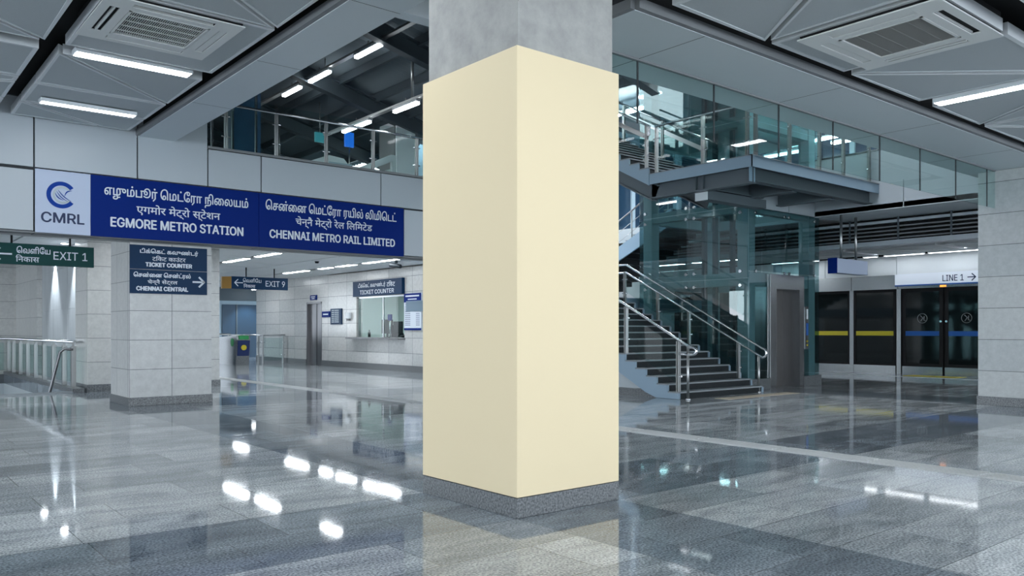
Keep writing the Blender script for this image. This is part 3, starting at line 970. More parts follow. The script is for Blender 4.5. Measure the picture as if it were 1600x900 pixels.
MB().tube([(10.52, 19.63, 5.0), (10.52, 19.63, 6.34)], 0.02, 8).build('stand', 'post', t)
t = thing('display_screen', 'small teal lit display hanging on the upper level', 'screen', (10.35, 21.0, 6.68))
bx((10.2, 21.0, 6.68), (10.5, 21.06, 6.95)).build('panel', 'screen_teal', t)
MB().tube([(10.35, 21.03, 6.94), (10.35, 21.03, 7.8)], 0.012, 6).build('hanger_rod', 'post', t)

# ------------------------------------------------------------------ steel roof over the atrium
def zr(x):
    return 10.0 - 0.24 * x
k = MB()
N = 130
prof = []
for i in range(N * 2 + 1):
    y = 6.0 + i * 0.1
    prof.append((y, 0.05 if (i % 2) else 0.0))
for x0, x1 in ((3.0, 13.6),):
    A = [k.bm.verts.new((x0, y, zr(x0) + 0.3 + h)) for y, h in prof]
    B = [k.bm.verts.new((x1, y, zr(x1) + 0.3 + h)) for y, h in prof]
    for i in range(len(prof) - 1):
        k.bm.faces.new([A[i], A[i + 1], B[i + 1], B[i]])
roofo = struct(k.build('ceiling', 'roof'))
def ibeam(p, q, w, h, m, name, parent):
    """I section bar from p to q"""
    p, q = Vector(p), Vector(q)
    k = MB()
    up = Vector((0, 0, 1))
    d = (q - p).normalized(); r = d.cross(up).normalized(); u = r.cross(d)
    k.bar(p, q, w * 0.16, h)
    k.bar(p + u * h / 2, q + u * h / 2, w, h * 0.09)
    k.bar(p - u * h / 2, q - u * h / 2, w, h * 0.09)
    return k.build(name, m, parent)
for y in (11.6, 15.3, 19.0, 22.7, 26.4, 30.1):
    ibeam((3.0, y, zr(3.0) - 0.05), (13.6, y, zr(13.6) - 0.05), 0.22, 0.36, 'dark_steel', 'rafter', roofo)
x = 3.6
while x < 13.5:
    MB().bar((x, 6.2, zr(x) + 0.2), (x, 31.0, zr(x) + 0.2), 0.09, 0.2).build('purlin', 'dark_steel', roofo)
    x += 1.05
struct(bx((13.6, 6.0, 9.2), (30, 24, 9.35)).build('ceiling', 'dark_steel'))
struct(bx((13.5, 6.7, 6.9), (13.62, 16.0, 9.2)).build('wall_clerestory', 'dark_steel'))
struct(bx((2.9, 6.7, 5.6), (3.0, 31, 9.8)).build('wall_lightblock_left', 'dark_steel'))  # unseen, added to keep world light out on the left side
struct(bx((3.0, 6.6, 5.6), (30, 6.7, 9.4)).build('wall_lightblock_near', 'dark_steel'))  # unseen too, added so no world light leaks in above the right beam
GR = 'strip lights below the steel roof'
def roof_light(lab, x, y0, y1, z, pole=None):
    t = thing('roof_strip_light', lab, 'light', (x, (y0 + y1) / 2, z), GR)
    bx((x - 0.06, y0, z), (x + 0.06, y1, z + 0.06)).build('housing', 'offwhite', t, bev=0.01)
    bx((x - 0.055, y0 + 0.02, z - 0.06), (x + 0.055, y1 - 0.02, z)).build('diffuser', 'tube_roof', t, bev=0.02)
    MB().tube([(x, (y0 + y1) / 2, z + 0.05), (x, (y0 + y1) / 2, pole or (zr(x) - 0.0))], 0.012, 6).build('hanger_rod', 'post', t)
def tray(lab, x, y0, y1, z, hy, r):
    t = thing('cable_tray', lab, 'cable tray', (x, y0, z))
    bx((x - 0.06, y0, z), (x + 0.06, y1, z + 0.05)).build('channel', 'post', t)
    for y in hy:
        MB().tube([(x, y, z + 0.04), (x, y, zr(x) + 0.12)], r, 8).build('hanger_rod', 'post', t)
ZT = 7.62
tray('long grey tray below the roof carrying three lights along the left beam', 9.0, 12.0, 22.5, ZT + 0.06, (14, 18, 22), 0.012)
roof_light('lit roof light highest in the photo, nearest the left beam corner', 9.0, 15.35, 16.5, ZT, ZT + 0.2)
roof_light('middle lit roof light of the row along the left beam', 9.0, 17.75, 18.85, ZT, ZT + 0.2)
roof_light('lowest lit roof light of the row along the left beam', 9.0, 19.35, 20.4, ZT, ZT + 0.2)
tray('long grey tray hung low from the roof on a pole left of the pillar', 10.0, 14.6, 20.0, 6.62, (15.7,), 0.035)
roof_light('lit roof light low beside the pillar under the hanging pole', 10.0, 15.45, 16.5, 6.56, 6.75)
roof_light('lit roof light over the fascia handrail left of the hanging pole', 10.0, 17.6, 19.0, 6.56, 6.75)
roof_light('small added lamp standing in for a lamp reflection over the counter', 9.9, 22.2, 23.2, 6.35)  # this and the next lamp are added in place of lamp reflections
roof_light('smallest added lamp standing in for a lamp reflection at the counter end', 9.9, 25.0, 26.0, 6.2)
roof_light('lit light seen through the glass screen beside the pier', 7.0, 21.5, 22.7, 6.75)
for x, y0 in ((5.8, 19.0), (12.0, 12.5), (6.2, 12.5)):
    roof_light('lit strip light hung below the dark steel roof', x, y0, y0 + 1.2, zr(x) - 0.35)

# ------------------------------------------------------------------ glass curtain below the right beam
t = thing('glass_curtain', 'long band of glass panes hung below the right beam', 'glass panel', (12, 6.17, 3.75))
gx = [5.51, 6.9, 8.29, 9.7, 11.09, 12.48, 13.86, 15.25, 16.62, 16.99]
for a, b in zip(gx, gx[1:]):
    a = max(a, 5.3)
    bx((a + 0.004, 6.165, 3.76), (b - 0.004, 6.18, 4.485)).build('glass_panel', 'glass_fascia', t)
k = MB()
for x in gx[1:-1]:
    k.box((x - 0.007, 6.163, 3.76), (x + 0.007, 6.182, 4.48))
k.build('joint_seal', 'clad_joint', t)
bx((5.3, 6.15, 4.46), (16.99, 6.195, 4.48)).build('top_channel', 'soffit_side', t)

# ------------------------------------------------------------------ stairs to the upper level
RIS, GO = 0.155, 0.30
SX0, SX1, SYO = 13.45, 16.4, 10.86
t = thing('staircase', 'dark granite staircase rising behind the pillar beside the glass lift', 'staircase', (14.9, SYO, 0))
NS = 15
for i in range(NS):
    y = SYO + GO * i; z = RIS * i
    st = bx((SX0 + 0.02, y + 0.02, max(z - 0.05, 0)), (SX1 - 0.02, y + GO + 0.04, z + RIS - 0.03)).build('step', 'tread', t)
    bx((SX0 - 0.03, y - 0.01, z + RIS - 0.03), (SX1, y + GO + 0.01, z + RIS)).build('nosing', 'nosing', st)
def stringer(x0, x1, y0, z0, n, drop, m, parent, name='stringer', first=0):
    """stepped side plate"""
    pts = []
    for i in range(first, n):
        pts.append((y0 + GO * i, z0 + RIS * i)); pts.append((y0 + GO * i, z0 + RIS * (i + 1) - 0.03))
    pts.append((y0 + GO * n, z0 + RIS * n - 0.03))
    pts.append((y0 + GO * n, z0 + RIS * n - drop))
    pts.append((y0 + GO * first, max(z0 + RIS * first - drop + 0.02, z0 if first == 0 else -9)))
    # split in quads to stay planar-safe
    k = MB()
    for i in range(first, n):
        ya, yb = y0 + GO * i, y0 + GO * (i + 1)
        top = z0 + RIS * (i + 1) - 0.03
        la = z0 + RIS * i - drop; lb = z0 + RIS * (i + 1) - drop
        if z0 == 0:
            la, lb = max(la, 0.005), max(lb, 0.005)
        k.prism([(ya, la), (yb, lb), (yb, top), (ya, top)], 'x', x0, x1)
    bmesh.ops.remove_doubles(k.bm, verts=list(k.bm.verts), dist=1e-5)
    return k.build(name, m, parent)
stringer(SX0 - 0.05, SX0 + 0.01, SYO, 0, NS, 0.36, 'stair_steel', t)
stringer(SX1, SX1 + 0.05, SYO, 0, NS, 0.36, 'stair_steel', t)
bx((SX0 - 0.05, SYO + GO * NS, 2.0), (20.9, 21.4, RIS * NS)).build('landing', 'stair_steel', t)
# return flight behind the lift
RY = 20.4
for i in range(17):
    y = RY - GO * i; z = RIS * NS + RIS * i
    st = bx((18.6, y - GO, z - 0.04), (20.85, y, z + RIS - 0.03)).build('step', 'tread', t)
    bx((18.58, y - GO, z + RIS - 0.03), (20.85, y + 0.01, z + RIS)).build('nosing', 'nosing', st)
MB().prism([(RY, 2.2), (RY, 2.55), (RY - 17 * GO, 4.97), (RY - 17 * GO, 4.5)], 'x', 18.54, 18.6).build('stringer', 'stair_steel', t)
# side wall and granite base below the flight
k = MB()
k.prism([(11.55, 0.16), (15.3, 0.16), (15.3, 1.93), (11.55, 0.16 + 0.01)], 'x', SX0 + 0.1, SX0 + 0.25)
struct(k.build('wall_stair', 'pale_wall'))
struct(bx((SX0 + 0.02, 10.9, 0.0), (SX0 + 0.09, 15.3, 0.15)).build('baseboard_stair', 'granite'))

# stair railings
def slope_pts(x, y0, z0, y1):
    return [(x, y0, z0), (x, y1, z0 + (y1 - y0) * RIS / GO)]
t = thing('stair_railing', 'steel stair railing with glass, on the open left side of the stairs', 'railing', (SX0 + 0.03, 10.9, 0))
xr = SX0 + 0.03
pts = [(xr, 15.4, 3.55), (xr, 10.62, 1.08)]
curl = [(xr, 10.62 - 0.13 * math.sin(a) - 0.03, 1.08 - 0.07 + 0.075 * math.cos(a)) for a in [math.pi * i / 8 for i in range(0, 9)]]
MB().tube(pts + curl + [(xr, 10.72, 0.935), (xr, 10.92, 0.95)], 0.03, 12).build('handrail', 'bright', t)
MB().tube([(xr, 10.68, 0), (xr, 10.68, 1.09)], 0.028, 12).build('post', 'post', t)
MB().cyl((xr, 10.68, 0), (xr, 10.68, 0.03), 0.055).build('post_foot', 'bright', t)
ys = [10.93, 12.39, 13.85, 15.3]
for y in ys:
    i = int((y - SYO) / GO)
    z0 = RIS * (i + 1)
    rail_post(t, xr, y, z0, 1.05 + (y - 10.62) * RIS / GO, 'y', 0.08)
for a, b in zip(ys, ys[1:]):
    za, zb = 0.20 + (a - SYO) * RIS / GO, 0.20 + (b - SYO) * RIS / GO
    MB().prism([(a + 0.05, za + 0.10), (b - 0.05, zb + 0.06), (b - 0.05, zb + 0.82), (a + 0.05, za + 0.86)], 'x', xr - 0.006, xr + 0.006).build('glass_panel', 'glass', t)

t = thing('stair_railing', 'steel stair railing with a looped double handrail beside the glass lift', 'railing', (16.32, 10.8, 0))
xr = 16.32
def zl(y): return 1.02 + (y - 10.80) * RIS / GO
loop = [(xr, 10.80 - 0.10 * math.sin(a), zl(10.80) - 0.105 + 0.105 * math.cos(a)) for a in [math.pi * i / 10 for i in range(11)]]
MB().tube([(xr, 16.2, zl(15.0) + 0.0), (xr, 15.0, zl(15.0))] + loop + [(xr, 15.0, zl(15.0) - 0.21), (xr, 16.2, zl(15.0) - 0.21)], 0.027, 12).build('handrail', 'bright', t)
MB().tube([(xr, 10.90, 0), (xr, 10.90, 0.87)], 0.028, 12).build('post', 'post', t)
MB().cyl((xr, 10.90, 0), (xr, 10.90, 0.03), 0.055).build('post_foot', 'bright', t)
for y in (11.45, 12.9, 13.9, 15.05):
    i = int((y - SYO) / GO)
    rail_post(t, xr, y, RIS * (i + 1), zl(y) - 0.2, 'y', 0.07)
for a, b in ((11.45, 12.9), (12.9, 13.9), (13.9, 15.05)):
    MB().prism([(a + 0.05, zl(a) - 0.75), (b - 0.05, zl(b) - 0.75), (b - 0.05, zl(b) - 0.25), (a + 0.05, zl(a) - 0.25)], 'x', xr - 0.006, xr + 0.006).build('glass_panel', 'glass', t)
t = thing('stair_railing', 'dark handrail on the far return flight behind the lift corner', 'railing', (18.63, 18, 2.4))
xr = 18.64
def zq(y): return RIS * NS + 0.95 + (RY - y) * RIS / GO
MB().tube([(xr, RY, zq(RY)), (xr, 15.4, zq(15.4))], 0.028, 10).build('handrail', 'door_steel', t)
for y in (19.9, 18.4, 16.9, 15.5):
    MB().tube([(xr, y, zq(y) - 0.95), (xr, y, zq(y))], 0.02, 8).build('post', 'post', t)
for dz in (0.35, 0.65):
    MB().tube([(xr, RY, zq(RY) - dz), (xr, 15.4, zq(15.4) - dz)], 0.01, 6).build('cross_bar', 'post', t)

# ------------------------------------------------------------------ steel landing at the upper level
LX0, LX1, LY0, LY1, LZ = 14.26, 19.54, 9.68, 12.4, 5.0
t = thing('steel_landing', 'blue grey steel landing jutting out over the stairs with beams below', 'landing', (16.9, 10.5, LZ))
k = MB()
k.box((LX0, LY0, LZ - 0.24), (LX0 + 0.02, LY1, LZ)); k.box((LX0, LY0, LZ - 0.24), (LX1, LY0 + 0.02, LZ))
k.build('edge_plate', 'stair_steel', t)
k = MB()
k.box((LX0 + 0.02, LY0 + 0.02, LZ - 0.12), (LX1, 11.4, LZ - 0.01)); k.box((LX0 + 0.02, 11.4, LZ - 0.12), (16.65, LY1, LZ - 0.01))
k.build('deck', 'beam_steel', t)
bx((LX0 - 0.015, LY0 - 0.015, LZ - 0.012), (LX1, LY0 + 0.05, LZ + 0.004)).build('edge_trim', 'nosing', t)
bx((LX0 - 0.015, LY0, LZ - 0.012), (LX0 + 0.05, LY1, LZ + 0.004)).build('edge_trim', 'nosing', t)
def joist(p, q, h=0.36, w=0.2):
    return ibeam(p, q, w, h, 'beam_steel', 'joist', t)
zj = LZ - 0.12 - 0.19
joist((LX0 + 0.22, LY0 + 0.12, zj - 0.05), (LX0 + 0.22, LY1 + 0.1, zj - 0.05), 0.34)
joist((LX0 + 0.2, LY0 + 0.26, zj), (LX1, LY0 + 0.26, zj), 0.3)
joist((LX0 + 0.25, 11.15, zj), (16.75, 11.15, zj), 0.3)
for x in (16.3, 17.9):
    joist((x, LY0 + 0.3, zj - 0.02), (x, 11.4, zj - 0.02), 0.34)
for y in (11.0, 11.2):
    bx((LX0 + 0.13, y, zj - 0.2), (LX0 + 0.2, y + 0.012, zj + 0.1)).build('stiffener', 'beam_steel', t)
bx((LX0 + 0.10, LY0 + 0.13, zj - 0.2), (LX0 + 0.3, LY0 + 0.145, zj + 0.16)).build('stiffener', 'stair_steel', t)
bb = MB().box((14.6, 11.05, 4.30), (16.85, 11.33, 4.50)).build('box_beam', 'beam_steel', t)
bx((14.57, 11.03, 4.28), (14.6, 11.35, 4.52)).build('end_plate', 'offwhite', bb)
# upper flight
t2 = thing('upper_staircase', 'upper stair flight rising left from the steel landing', 'staircase', (15.4, LY1, LZ))
for i in range(13):
    y = LY1 + GO * i; z = LZ + RIS * i
    st = bx((LX0 + 0.02, y + 0.02, z - 0.05), (16.58, y + GO + 0.03, z + RIS - 0.03)).build('step', 'tread', t2)
    bx((LX0 - 0.015, y - 0.01, z + RIS - 0.03), (16.6, y + GO + 0.01, z + RIS)).build('nosing', 'nosing', st)
stringer(LX0 - 0.02, LX0 + 0.02, LY1, LZ, 13, 0.26, 'stair_steel', t2)
stringer(16.58, 16.62, LY1, LZ, 13, 0.26, 'stair_steel', t2)
ibeam((LX0 + 0.22, LY1 - 0.05, LZ - 0.42), (LX0 + 0.22, LY1 + GO * 13, LZ - 0.42 + RIS * 13), 0.2, 0.36, 'beam_steel', 'carrier_beam', t2)
ibeam((16.4, LY1 - 0.05, LZ - 0.42), (16.4, LY1 + GO * 13, LZ - 0.42 + RIS * 13), 0.2, 0.36, 'beam_steel', 'carrier_beam', t2)
bx((LX0, LY1 + GO * 13, LZ + RIS * 13 - 0.2), (16.6, 21.8, LZ + RIS * 13)).build('top_landing', 'stair_steel', t2)

t = thing('landing_railing', 'glass railing round the open corner of the steel landing', 'railing', (LX0 + 0.1, LY0 + 0.1, LZ))
xr = LX0 + 0.08; yr = LY0 + 0.08; zt = LZ + 1.08
MB().tube([(xr, 12.3, zt), (xr, yr, zt), (LX1 - 0.05, yr, zt)], 0.028, 12).build('handrail', 'bright', t)
yy = [12.25, 10.96, 9.85]
for y in yy: rail_post(t, xr, y, LZ, zt - 0.02, 'y')
xx = [14.5, 15.75, 16.95, 18.0, 19.2]
for x in xx: rail_post(t, x, yr, LZ, zt - 0.02, 'x')
for a, b in zip(yy[1:], yy):
    bx((xr - 0.006, a + 0.05, LZ + 0.05), (xr + 0.006, b - 0.05, zt - 0.06)).build('glass_panel', 'glass', t)
for a, b in zip(xx, xx[1:]):
    bx((a + 0.05, yr - 0.006, LZ + 0.05), (b - 0.05, yr + 0.006, zt - 0.06)).build('glass_panel', 'glass', t)
for xr, lab in ((LX0 + 0.08, 'sloping steel handrail with glass on the near side of the upper flight'), (16.5, 'sloping steel handrail on the far side of the upper flight')):
    t = thing('flight_railing', lab, 'railing', (xr, 13, LZ))
    def zu(y): return LZ + 0.16 + 0.95 + max(0, (y - LY1)) * RIS / GO
    MB().tube([(xr, LY1 + 0.05, zu(LY1)), (xr, 16.3, zu(16.3))], 0.028, 12).build('handrail', 'bright', t)
    bx((xr - 0.02, LY1 + 0.05, zu(LY1) - 0.2), (xr + 0.02, LY1 + 0.1, zu(LY1))).build('handrail_end', 'bright', t)
    MB().bar((xr, LY1 + 0.1, zu(LY1) - 0.25), (xr, 16.3, zu(16.3) - 0.25), 0.02, 0.10).build('cross_bar', 'post', t)
    ys = [12.55, 13.9, 15.25]
    for y in ys:
        i = int((y - LY1) / GO)
        rail_post(t, xr, y, LZ + RIS * (i + 1), zu(y) - 0.02, 'y')
    for a, b in zip(ys, ys[1:]):
        MB().prism([(a + 0.05, zu(a) - 0.85), (b - 0.05, zu(b) - 0.85), (b - 0.05, zu(b) - 0.32), (a + 0.05, zu(a) - 0.32)], 'x', xr - 0.006, xr + 0.006).build('glass_panel', 'glass', t)

# ------------------------------------------------------------------ glass lift
GX0, GX1, GY0, GY1, GT = 16.8, 19.95, 11.5, 14.95, 8.6
t = thing('glass_lift', 'teal glass lift shaft with a steel door frame beside the stairs', 'lift', (18.4, 13.2, 0))
k = MB()
for a, b in (((GX0 - 0.05, GY0 - 0.05), (17.64, GY0 + 0.15)), ((19.14, GY0 - 0.05), (GX1 + 0.05, GY0 + 0.15)),
             ((GX0 - 0.05, GY0), (GX0 + 0.15, GY1 + 0.05)), ((GX1 - 0.15, GY0), (GX1 + 0.05, GY1 + 0.05)), ((GX0, GY1 - 0.15), (GX1, GY1 + 0.05))):
    k.box((a[0], a[1], 0), (b[0], b[1], 0.25))
k.build('plinth', 'granite', t)
for x, y in ((GX0 + 0.22, GY0 + 0.22), (GX0 + 0.22, GY1 - 0.22), (GX1 - 0.22, GY1 - 0.22), (GX1 - 0.22, GY0 + 0.22)):
    bx((x - 0.15, y - 0.15, 0.0), (x + 0.15, y + 0.15, GT)).build('corner_column', 'teal_steel', t, bev=0.01)
def ring_(z, h):
    k = MB()
    k.box((GX0 + 0.35, GY0 + 0.1, z), (GX1 - 0.35, GY0 + 0.3, z + h)); k.box((GX0 + 0.35, GY1 - 0.3, z), (GX1 - 0.35, GY1 - 0.1, z + h))
    k.box((GX0 + 0.1, GY0 + 0.35, z), (GX0 + 0.3, GY1 - 0.35, z + h)); k.box((GX1 - 0.3, GY0 + 0.35, z), (GX1 - 0.1, GY1 - 0.35, z + h))
    k.build('transom', 'teal_steel', t)
for z in (2.52, 4.30, 6.4, 8.4):
    ring_(z, 0.32 if z < 3 else 0.26)
zs = [0.25, 2.69, 4.42, 6.5, GT]
ym = (GY0 + GY1) / 2
for a, b in zip(zs, zs[1:]):
    for y0, y1 in ((GY0, ym), (ym, GY1)):
        bx((GX0 - 0.012, y0 + 0.008, a + 0.008), (GX0 + 0.0, y1 - 0.008, b - 0.008)).build('glass_panel', 'glass_lift', t)
        bx((GX1, y0 + 0.008, a + 0.008), (GX1 + 0.012, y1 - 0.008, b - 0.008)).build('glass_panel', 'glass_lift', t)
    for x0, x1 in ((GX0, 18.38), (18.38, GX1)):
        bx((x0 + 0.008, GY1, a + 0.008), (x1 - 0.008, GY1 + 0.012, b - 0.008)).build('glass_panel', 'glass_lift', t)
        if a > 0.3:
            bx((x0 + 0.008, GY0 - 0.012, max(a, 2.86) + 0.008), (x1 - 0.008, GY0, b - 0.008)).build('glass_panel', 'glass_lift', t)
bx((GX0 + 0.008, GY0 - 0.012, 0.26), (17.62, GY0, 2.84)).build('glass_panel', 'glass_lift', t)
bx((19.16, GY0 - 0.012, 0.26), (GX1 - 0.008, GY0, 2.84)).build('glass_panel', 'glass_lift', t)
k = MB()
for z in (2.52, 2.86, 4.28, 4.56):
    for y in (GY0 + 0.22, ym - 0.13, ym + 0.13, GY1 - 0.22):
        k.cyl((GX0 - 0.045, y, z), (GX0 - 0.01, y, z), 0.04)
    for x in (GX0 + 0.25, 18.3, 18.5, GX1 - 0.25):
        if z > 2.6:
            k.cyl((x, GY0 - 0.045, z), (x, GY0 - 0.01, z), 0.035)
k.build('glass_clamp', 'bright', t)
for y in (12.55, 12.85, 13.4, 13.75):
    bx((18.0, y - 0.05, 0.0), (18.12, y + 0.05, GT - 0.2)).build('guide_rail', 'dark_steel', t)
bx((18.1, 12.1, 6.3), (19.6, 14.3, 8.3)).build('lift_car', 'teal_steel', t)
# steel portal and door
k = MB()
k.box((17.64, 11.44, 0), (17.89, 12.0, 2.82)); k.box((18.93, 11.44, 0), (19.14, 12.0, 2.82)); k.box((17.89, 11.44, 2.46), (18.93, 12.0, 2.82))
k.build('door_frame', 'steel', t)
d = bx((17.89, 11.92, 0.0), (18.93, 11.98, 2.46)).build('door_leaf', 'lift_door', t)
bx((17.97, 11.915, 0.35), (18.2, 11.92, 2.2)).build('door_glass', 'glass_lift', d)
bx((18.4, 11.905, 0.0), (18.44, 11.92, 2.46)).build('door_edge', 'steel', d)
cp = bx((19.24, 11.45, 0.95), (19.36, 11.487, 2.05)).build('call_panel', 'steel', t)
bx((19.255, 11.443, 1.3), (19.345, 11.45, 1.62)).build('call_display', 'stripe_blue', cp)
bx((19.27, 11.443, 1.72), (19.33, 11.45, 1.98)).build('notice', 'offwhite', cp)
k = MB()
for z in (1.05, 1.15): k.cyl((19.3, 11.44, z), (19.3, 11.45, z), 0.025)
k.build('call_button', 'yellow', cp)
# pale wall band of the slab in front of the shaft
k = MB()
k.box((17.0, 11.40, 4.38), (18.35, 11.43, 4.78)); k.box((18.37, 11.40, 4.38), (20.5, 11.43, 4.78))
struct(k.build('trim_17', 'clad'))

# ------------------------------------------------------------------ upper floor on the right, louvres, platform hall
FX = 19.55
k = MB()
for a, b in ((6.7, 9.08), (9.10, 11.38)):
    k.box((FX, a, 4.38), (FX + 0.05, b, 5.03))
wr = struct(k.build('wall_right', 'clad'))
k = MB()
k.box((FX + 0.02, 6.7, 5.03), (FX + 0.08, 11.38, 5.82))
struct(k.build('wall_parapet', 'clad'))
struct(bx((FX, 6.7, 5.82), (FX + 0.14, 11.38, 5.86)).build('trim_18', 'steel'))
k = MB()
k.box((FX + 0.05, -4, 4.5), (30, 11.4, 4.98)); k.box((20.1, 11.4, 4.5), (30, 15.2, 4.98)); k.box((21.3, 15.2, 4.5), (30, 22, 4.98))
struct(k.build('ceiling', 'pale_wall'))
struct(bx((FX - 0.0, -4, 4.36), (21.2, 11.4, 4.5)).build('trim_19', 'soffit_matte'))
# louvred band
t = thing('louvre_screen', 'black louvre band with grey slats between the platform hall and the upper floor', 'louvre', (21.1, 12, 3.75))
bx((21.3, 0, 3.72), (21.34, 22, 4.4)).build('backing', 'black', t)
for i, z in enumerate((3.80, 3.90, 4.0, 4.10, 4.22)):
    h = 0.035 if i < 4 else 0.07
    bx((21.0, 0, z), (21.2, 22, z + h)).build('slat', 'clad' if i == 4 else 'soffit_side', t)
for y in (8.6, 9.9, 11.2, 12.5, 13.8):
    bx((20.98, y - 0.02, 3.74), (21.02, y + 0.02, 4.4)).build('upright', 'dark_steel', t)
struct(bx((20.95, 0, 3.64), (21.3, 22, 3.76)).build('trim_20', 'clad'))

# platform hall ceiling and wall
ZP = 3.86
ceil_p = struct(bx((21.5, 0, ZP + 0.2), (27.0, 24, ZP + 0.3)).build('ceiling', 'black'))
y = 2.0
while y < 22:
    cell(21.6, y, 23.5, y + 2.6, ZP, ceil_p, ((21.6, y), (23.5, y + 2.6)))
    cell(24.0, y, 26.05, y + 2.6, ZP, ceil_p, ((26.05, y), (24.0, y + 2.6)))
    y += 2.75
GP = 'strip lights above the platform doors'
for lab, y0, y1 in (('lit strip light above the lettered line sign, right of the column edge', 10.0, 11.45),
                    ('lit strip light above the platform doors left of the line sign', 11.6, 12.85),
                    ('small lit strip light over the blank hanging sign', 13.1, 13.55),
                    ('lit strip light over the platform doors seen through the lift glass', 15.2, 17.0),
                    ('lit strip light over the platform doors hidden by the tiled column', 7.6, 9.6)):
    strip(lab, (26.32, (y0 + y1) / 2, ZP - 0.02), y1 - y0, 0.2, 'y', 'tube_platform', GP, hang=0.25)
for y in (5.0, 17.6, 20.0):
    strip('lit strip light in the slot along the middle of the platform hall ceiling', (23.75, y, ZP - 0.02), 2.0, 0.2, 'y', 'tube_back', GP, hang=0.25)
PX = 26.8
k = MB()
for a, b in ((2, 7.6), (7.62, 10.15), (10.17, 12.68), (12.7, 15.2), (15.22, 18), (18.02, 22)):
    k.box((PX, a, 3.24), (PX + 0.05, b, ZP + 0.02))
struct(k.build('wall_platform', 'offwhite'))
struct(bx((PX + 0.08, 0, 0), (PX + 0.3, 24, ZP + 0.1)).build('wall_track', 'black'))

def psd(name, label, y0, y1, stripe, door=False, flip=False, emblem=False):
    """full-height platform screen panel, y0 < y1"""
    t = thing(name, label, 'platform door' if door else 'glass panel', (PX, (y0 + y1) / 2, 0))
    zt = 2.76
    fr = 0.10 if door else 0.07
    k = MB()
    k.box((PX, y0, 0.26), (PX + 0.06, y0 + fr, zt)); k.box((PX, y1 - fr, 0.26), (PX + 0.06, y1, zt))
    k.box((PX, y0 + fr, zt - fr), (PX + 0.06, y1 - fr, zt)); k.box((PX, y0 + fr, 0.26), (PX + 0.06, y1 - fr, 0.26 + fr))
    k.build('frame', 'black', t)
    g = bx((PX + 0.02, y0 + fr, 0.26 + fr), (PX + 0.04, y1 - fr, zt - fr)).build('glass_pane', 'glass_dark', t)
    bx((PX + 0.012, y0 + fr, 1.25), (PX + 0.02, y1 - fr, 1.40)).build('stripe', stripe, g)
    bx((PX - 0.01, y0, 0.0), (PX + 0.06, y1, 0.26)).build('kick_plate', 'steel', t)
    if door:
        ye = y0 + 0.05 if flip else y1 - 0.05
        MB().cyl((PX - 0.03, ye, 1.71), (PX, ye, 1.71), 0.035).build('handle', 'bright', t)
    if emblem:
        yc = (y0 + y1) / 2
        k = MB()
        k.tube([(PX + 0.016, yc + 0.15 * math.cos(a), 1.81 + 0.15 * math.sin(a)) for a in [2 * math.pi * i / 28 for i in range(28)]], 0.008, 6, True)
        k.tube([(PX + 0.016, yc + 0.06, 1.9), (PX + 0.016, yc - 0.02, 1.82), (PX + 0.016, yc + 0.05, 1.72)], 0.012, 6)
        k.tube([(PX + 0.016, yc - 0.06, 1.88), (PX + 0.016, yc - 0.05, 1.75), (PX + 0.016, yc - 0.1, 1.74)], 0.012, 6)
        k.build('emblem', 'kiosk_grey', g)
    return t
psd('platform_screen', 'dark glass platform panel with a yellow stripe right beside the lift', 14.30, 16.0, 'yellow')
psd('platform_screen', 'dark glass platform panel with a yellow stripe left of the sliding doors', 12.72, 14.15, 'yellow')
psd('screen_door', 'dark glass platform door leaf with a blue stripe and round emblem, left leaf', 11.24, 12.50, 'stripe_blue', True, True, True)
psd('screen_door', 'dark glass platform door leaf with a blue stripe, right leaf next to the tiled column', 9.90, 11.17, 'stripe_blue', True, False, True)
psd('platform_screen', 'dark glass platform panel mostly hidden behind the lift', 16.15, 18.0, 'yellow')
psd('platform_screen', 'dark glass platform panel hidden behind the right tiled column', 8.3, 9.75, 'yellow')
k = MB()
for y in (14.225, 12.61, 9.825, 16.075):
    k.box((PX - 0.02, y - 0.07, 0), (PX + 0.06, y + 0.07, 2.78))
struct(k.build('trim_21', 'steel'))
t = thing('screen_header', 'brushed steel header box above the dark platform doors', 'header', (PX, 12, 2.78))
for a, b in ((12.62, 14.2), (14.21, 15.8), (15.81, 18.0), (8.0, 12.61)):
    bx((PX - 0.08, a, 2.78), (PX + 0.05, b - 0.01, 3.24)).build('cover', 'steel', t)
bx((PX - 0.1, 11.10, 2.79), (PX - 0.08, 11.28, 2.85)).build('door_lamp', 'led_orange', t, label='orange door lamp')
t = thing('line_sign', 'long white LINE 1 sign with a blue lower edge above the platform doors', 'sign', (PX - 0.1, 11, 2.86))
bx((PX - 0.14, 8.6, 2.90), (PX - 0.08, 12.68, 3.25)).build('board', 'sign_lit', t)
bx((PX - 0.145, 8.6, 2.86), (PX - 0.08, 12.68, 2.90)).build('blue_edge', 'stripe_blue', t)
text(t, 'lettering', 'LINE 1', 10.87, 3.06, 0.62, 0.19, 'x', PX - 0.14, 'navy', 0.003)
arrow(t, 10.33, 3.06, 0.24, 0.22, 'x', PX - 0.14, 'navy', w=0.03)
# blank hanging sign
t = thing('hanging_sign', 'blank grey hanging sign with a blue end beside the glass lift', 'sign', (20.0, 10.6, 2.86))
bx((19.24, 10.6, 2.87), (20.80, 10.82, 3.24)).build('panel', 'logo_board', t, bev=0.01)
bx((19.21, 10.59, 2.86), (19.24, 10.83, 3.25)).build('end_cap', 'blue', t, label='blue end cap')
for x in (19.64, 20.38):
    MB().tube([(x, 10.71, 3.23), (x, 10.71, 4.37)], 0.033, 10).build('hanger_rod', 'post', t)

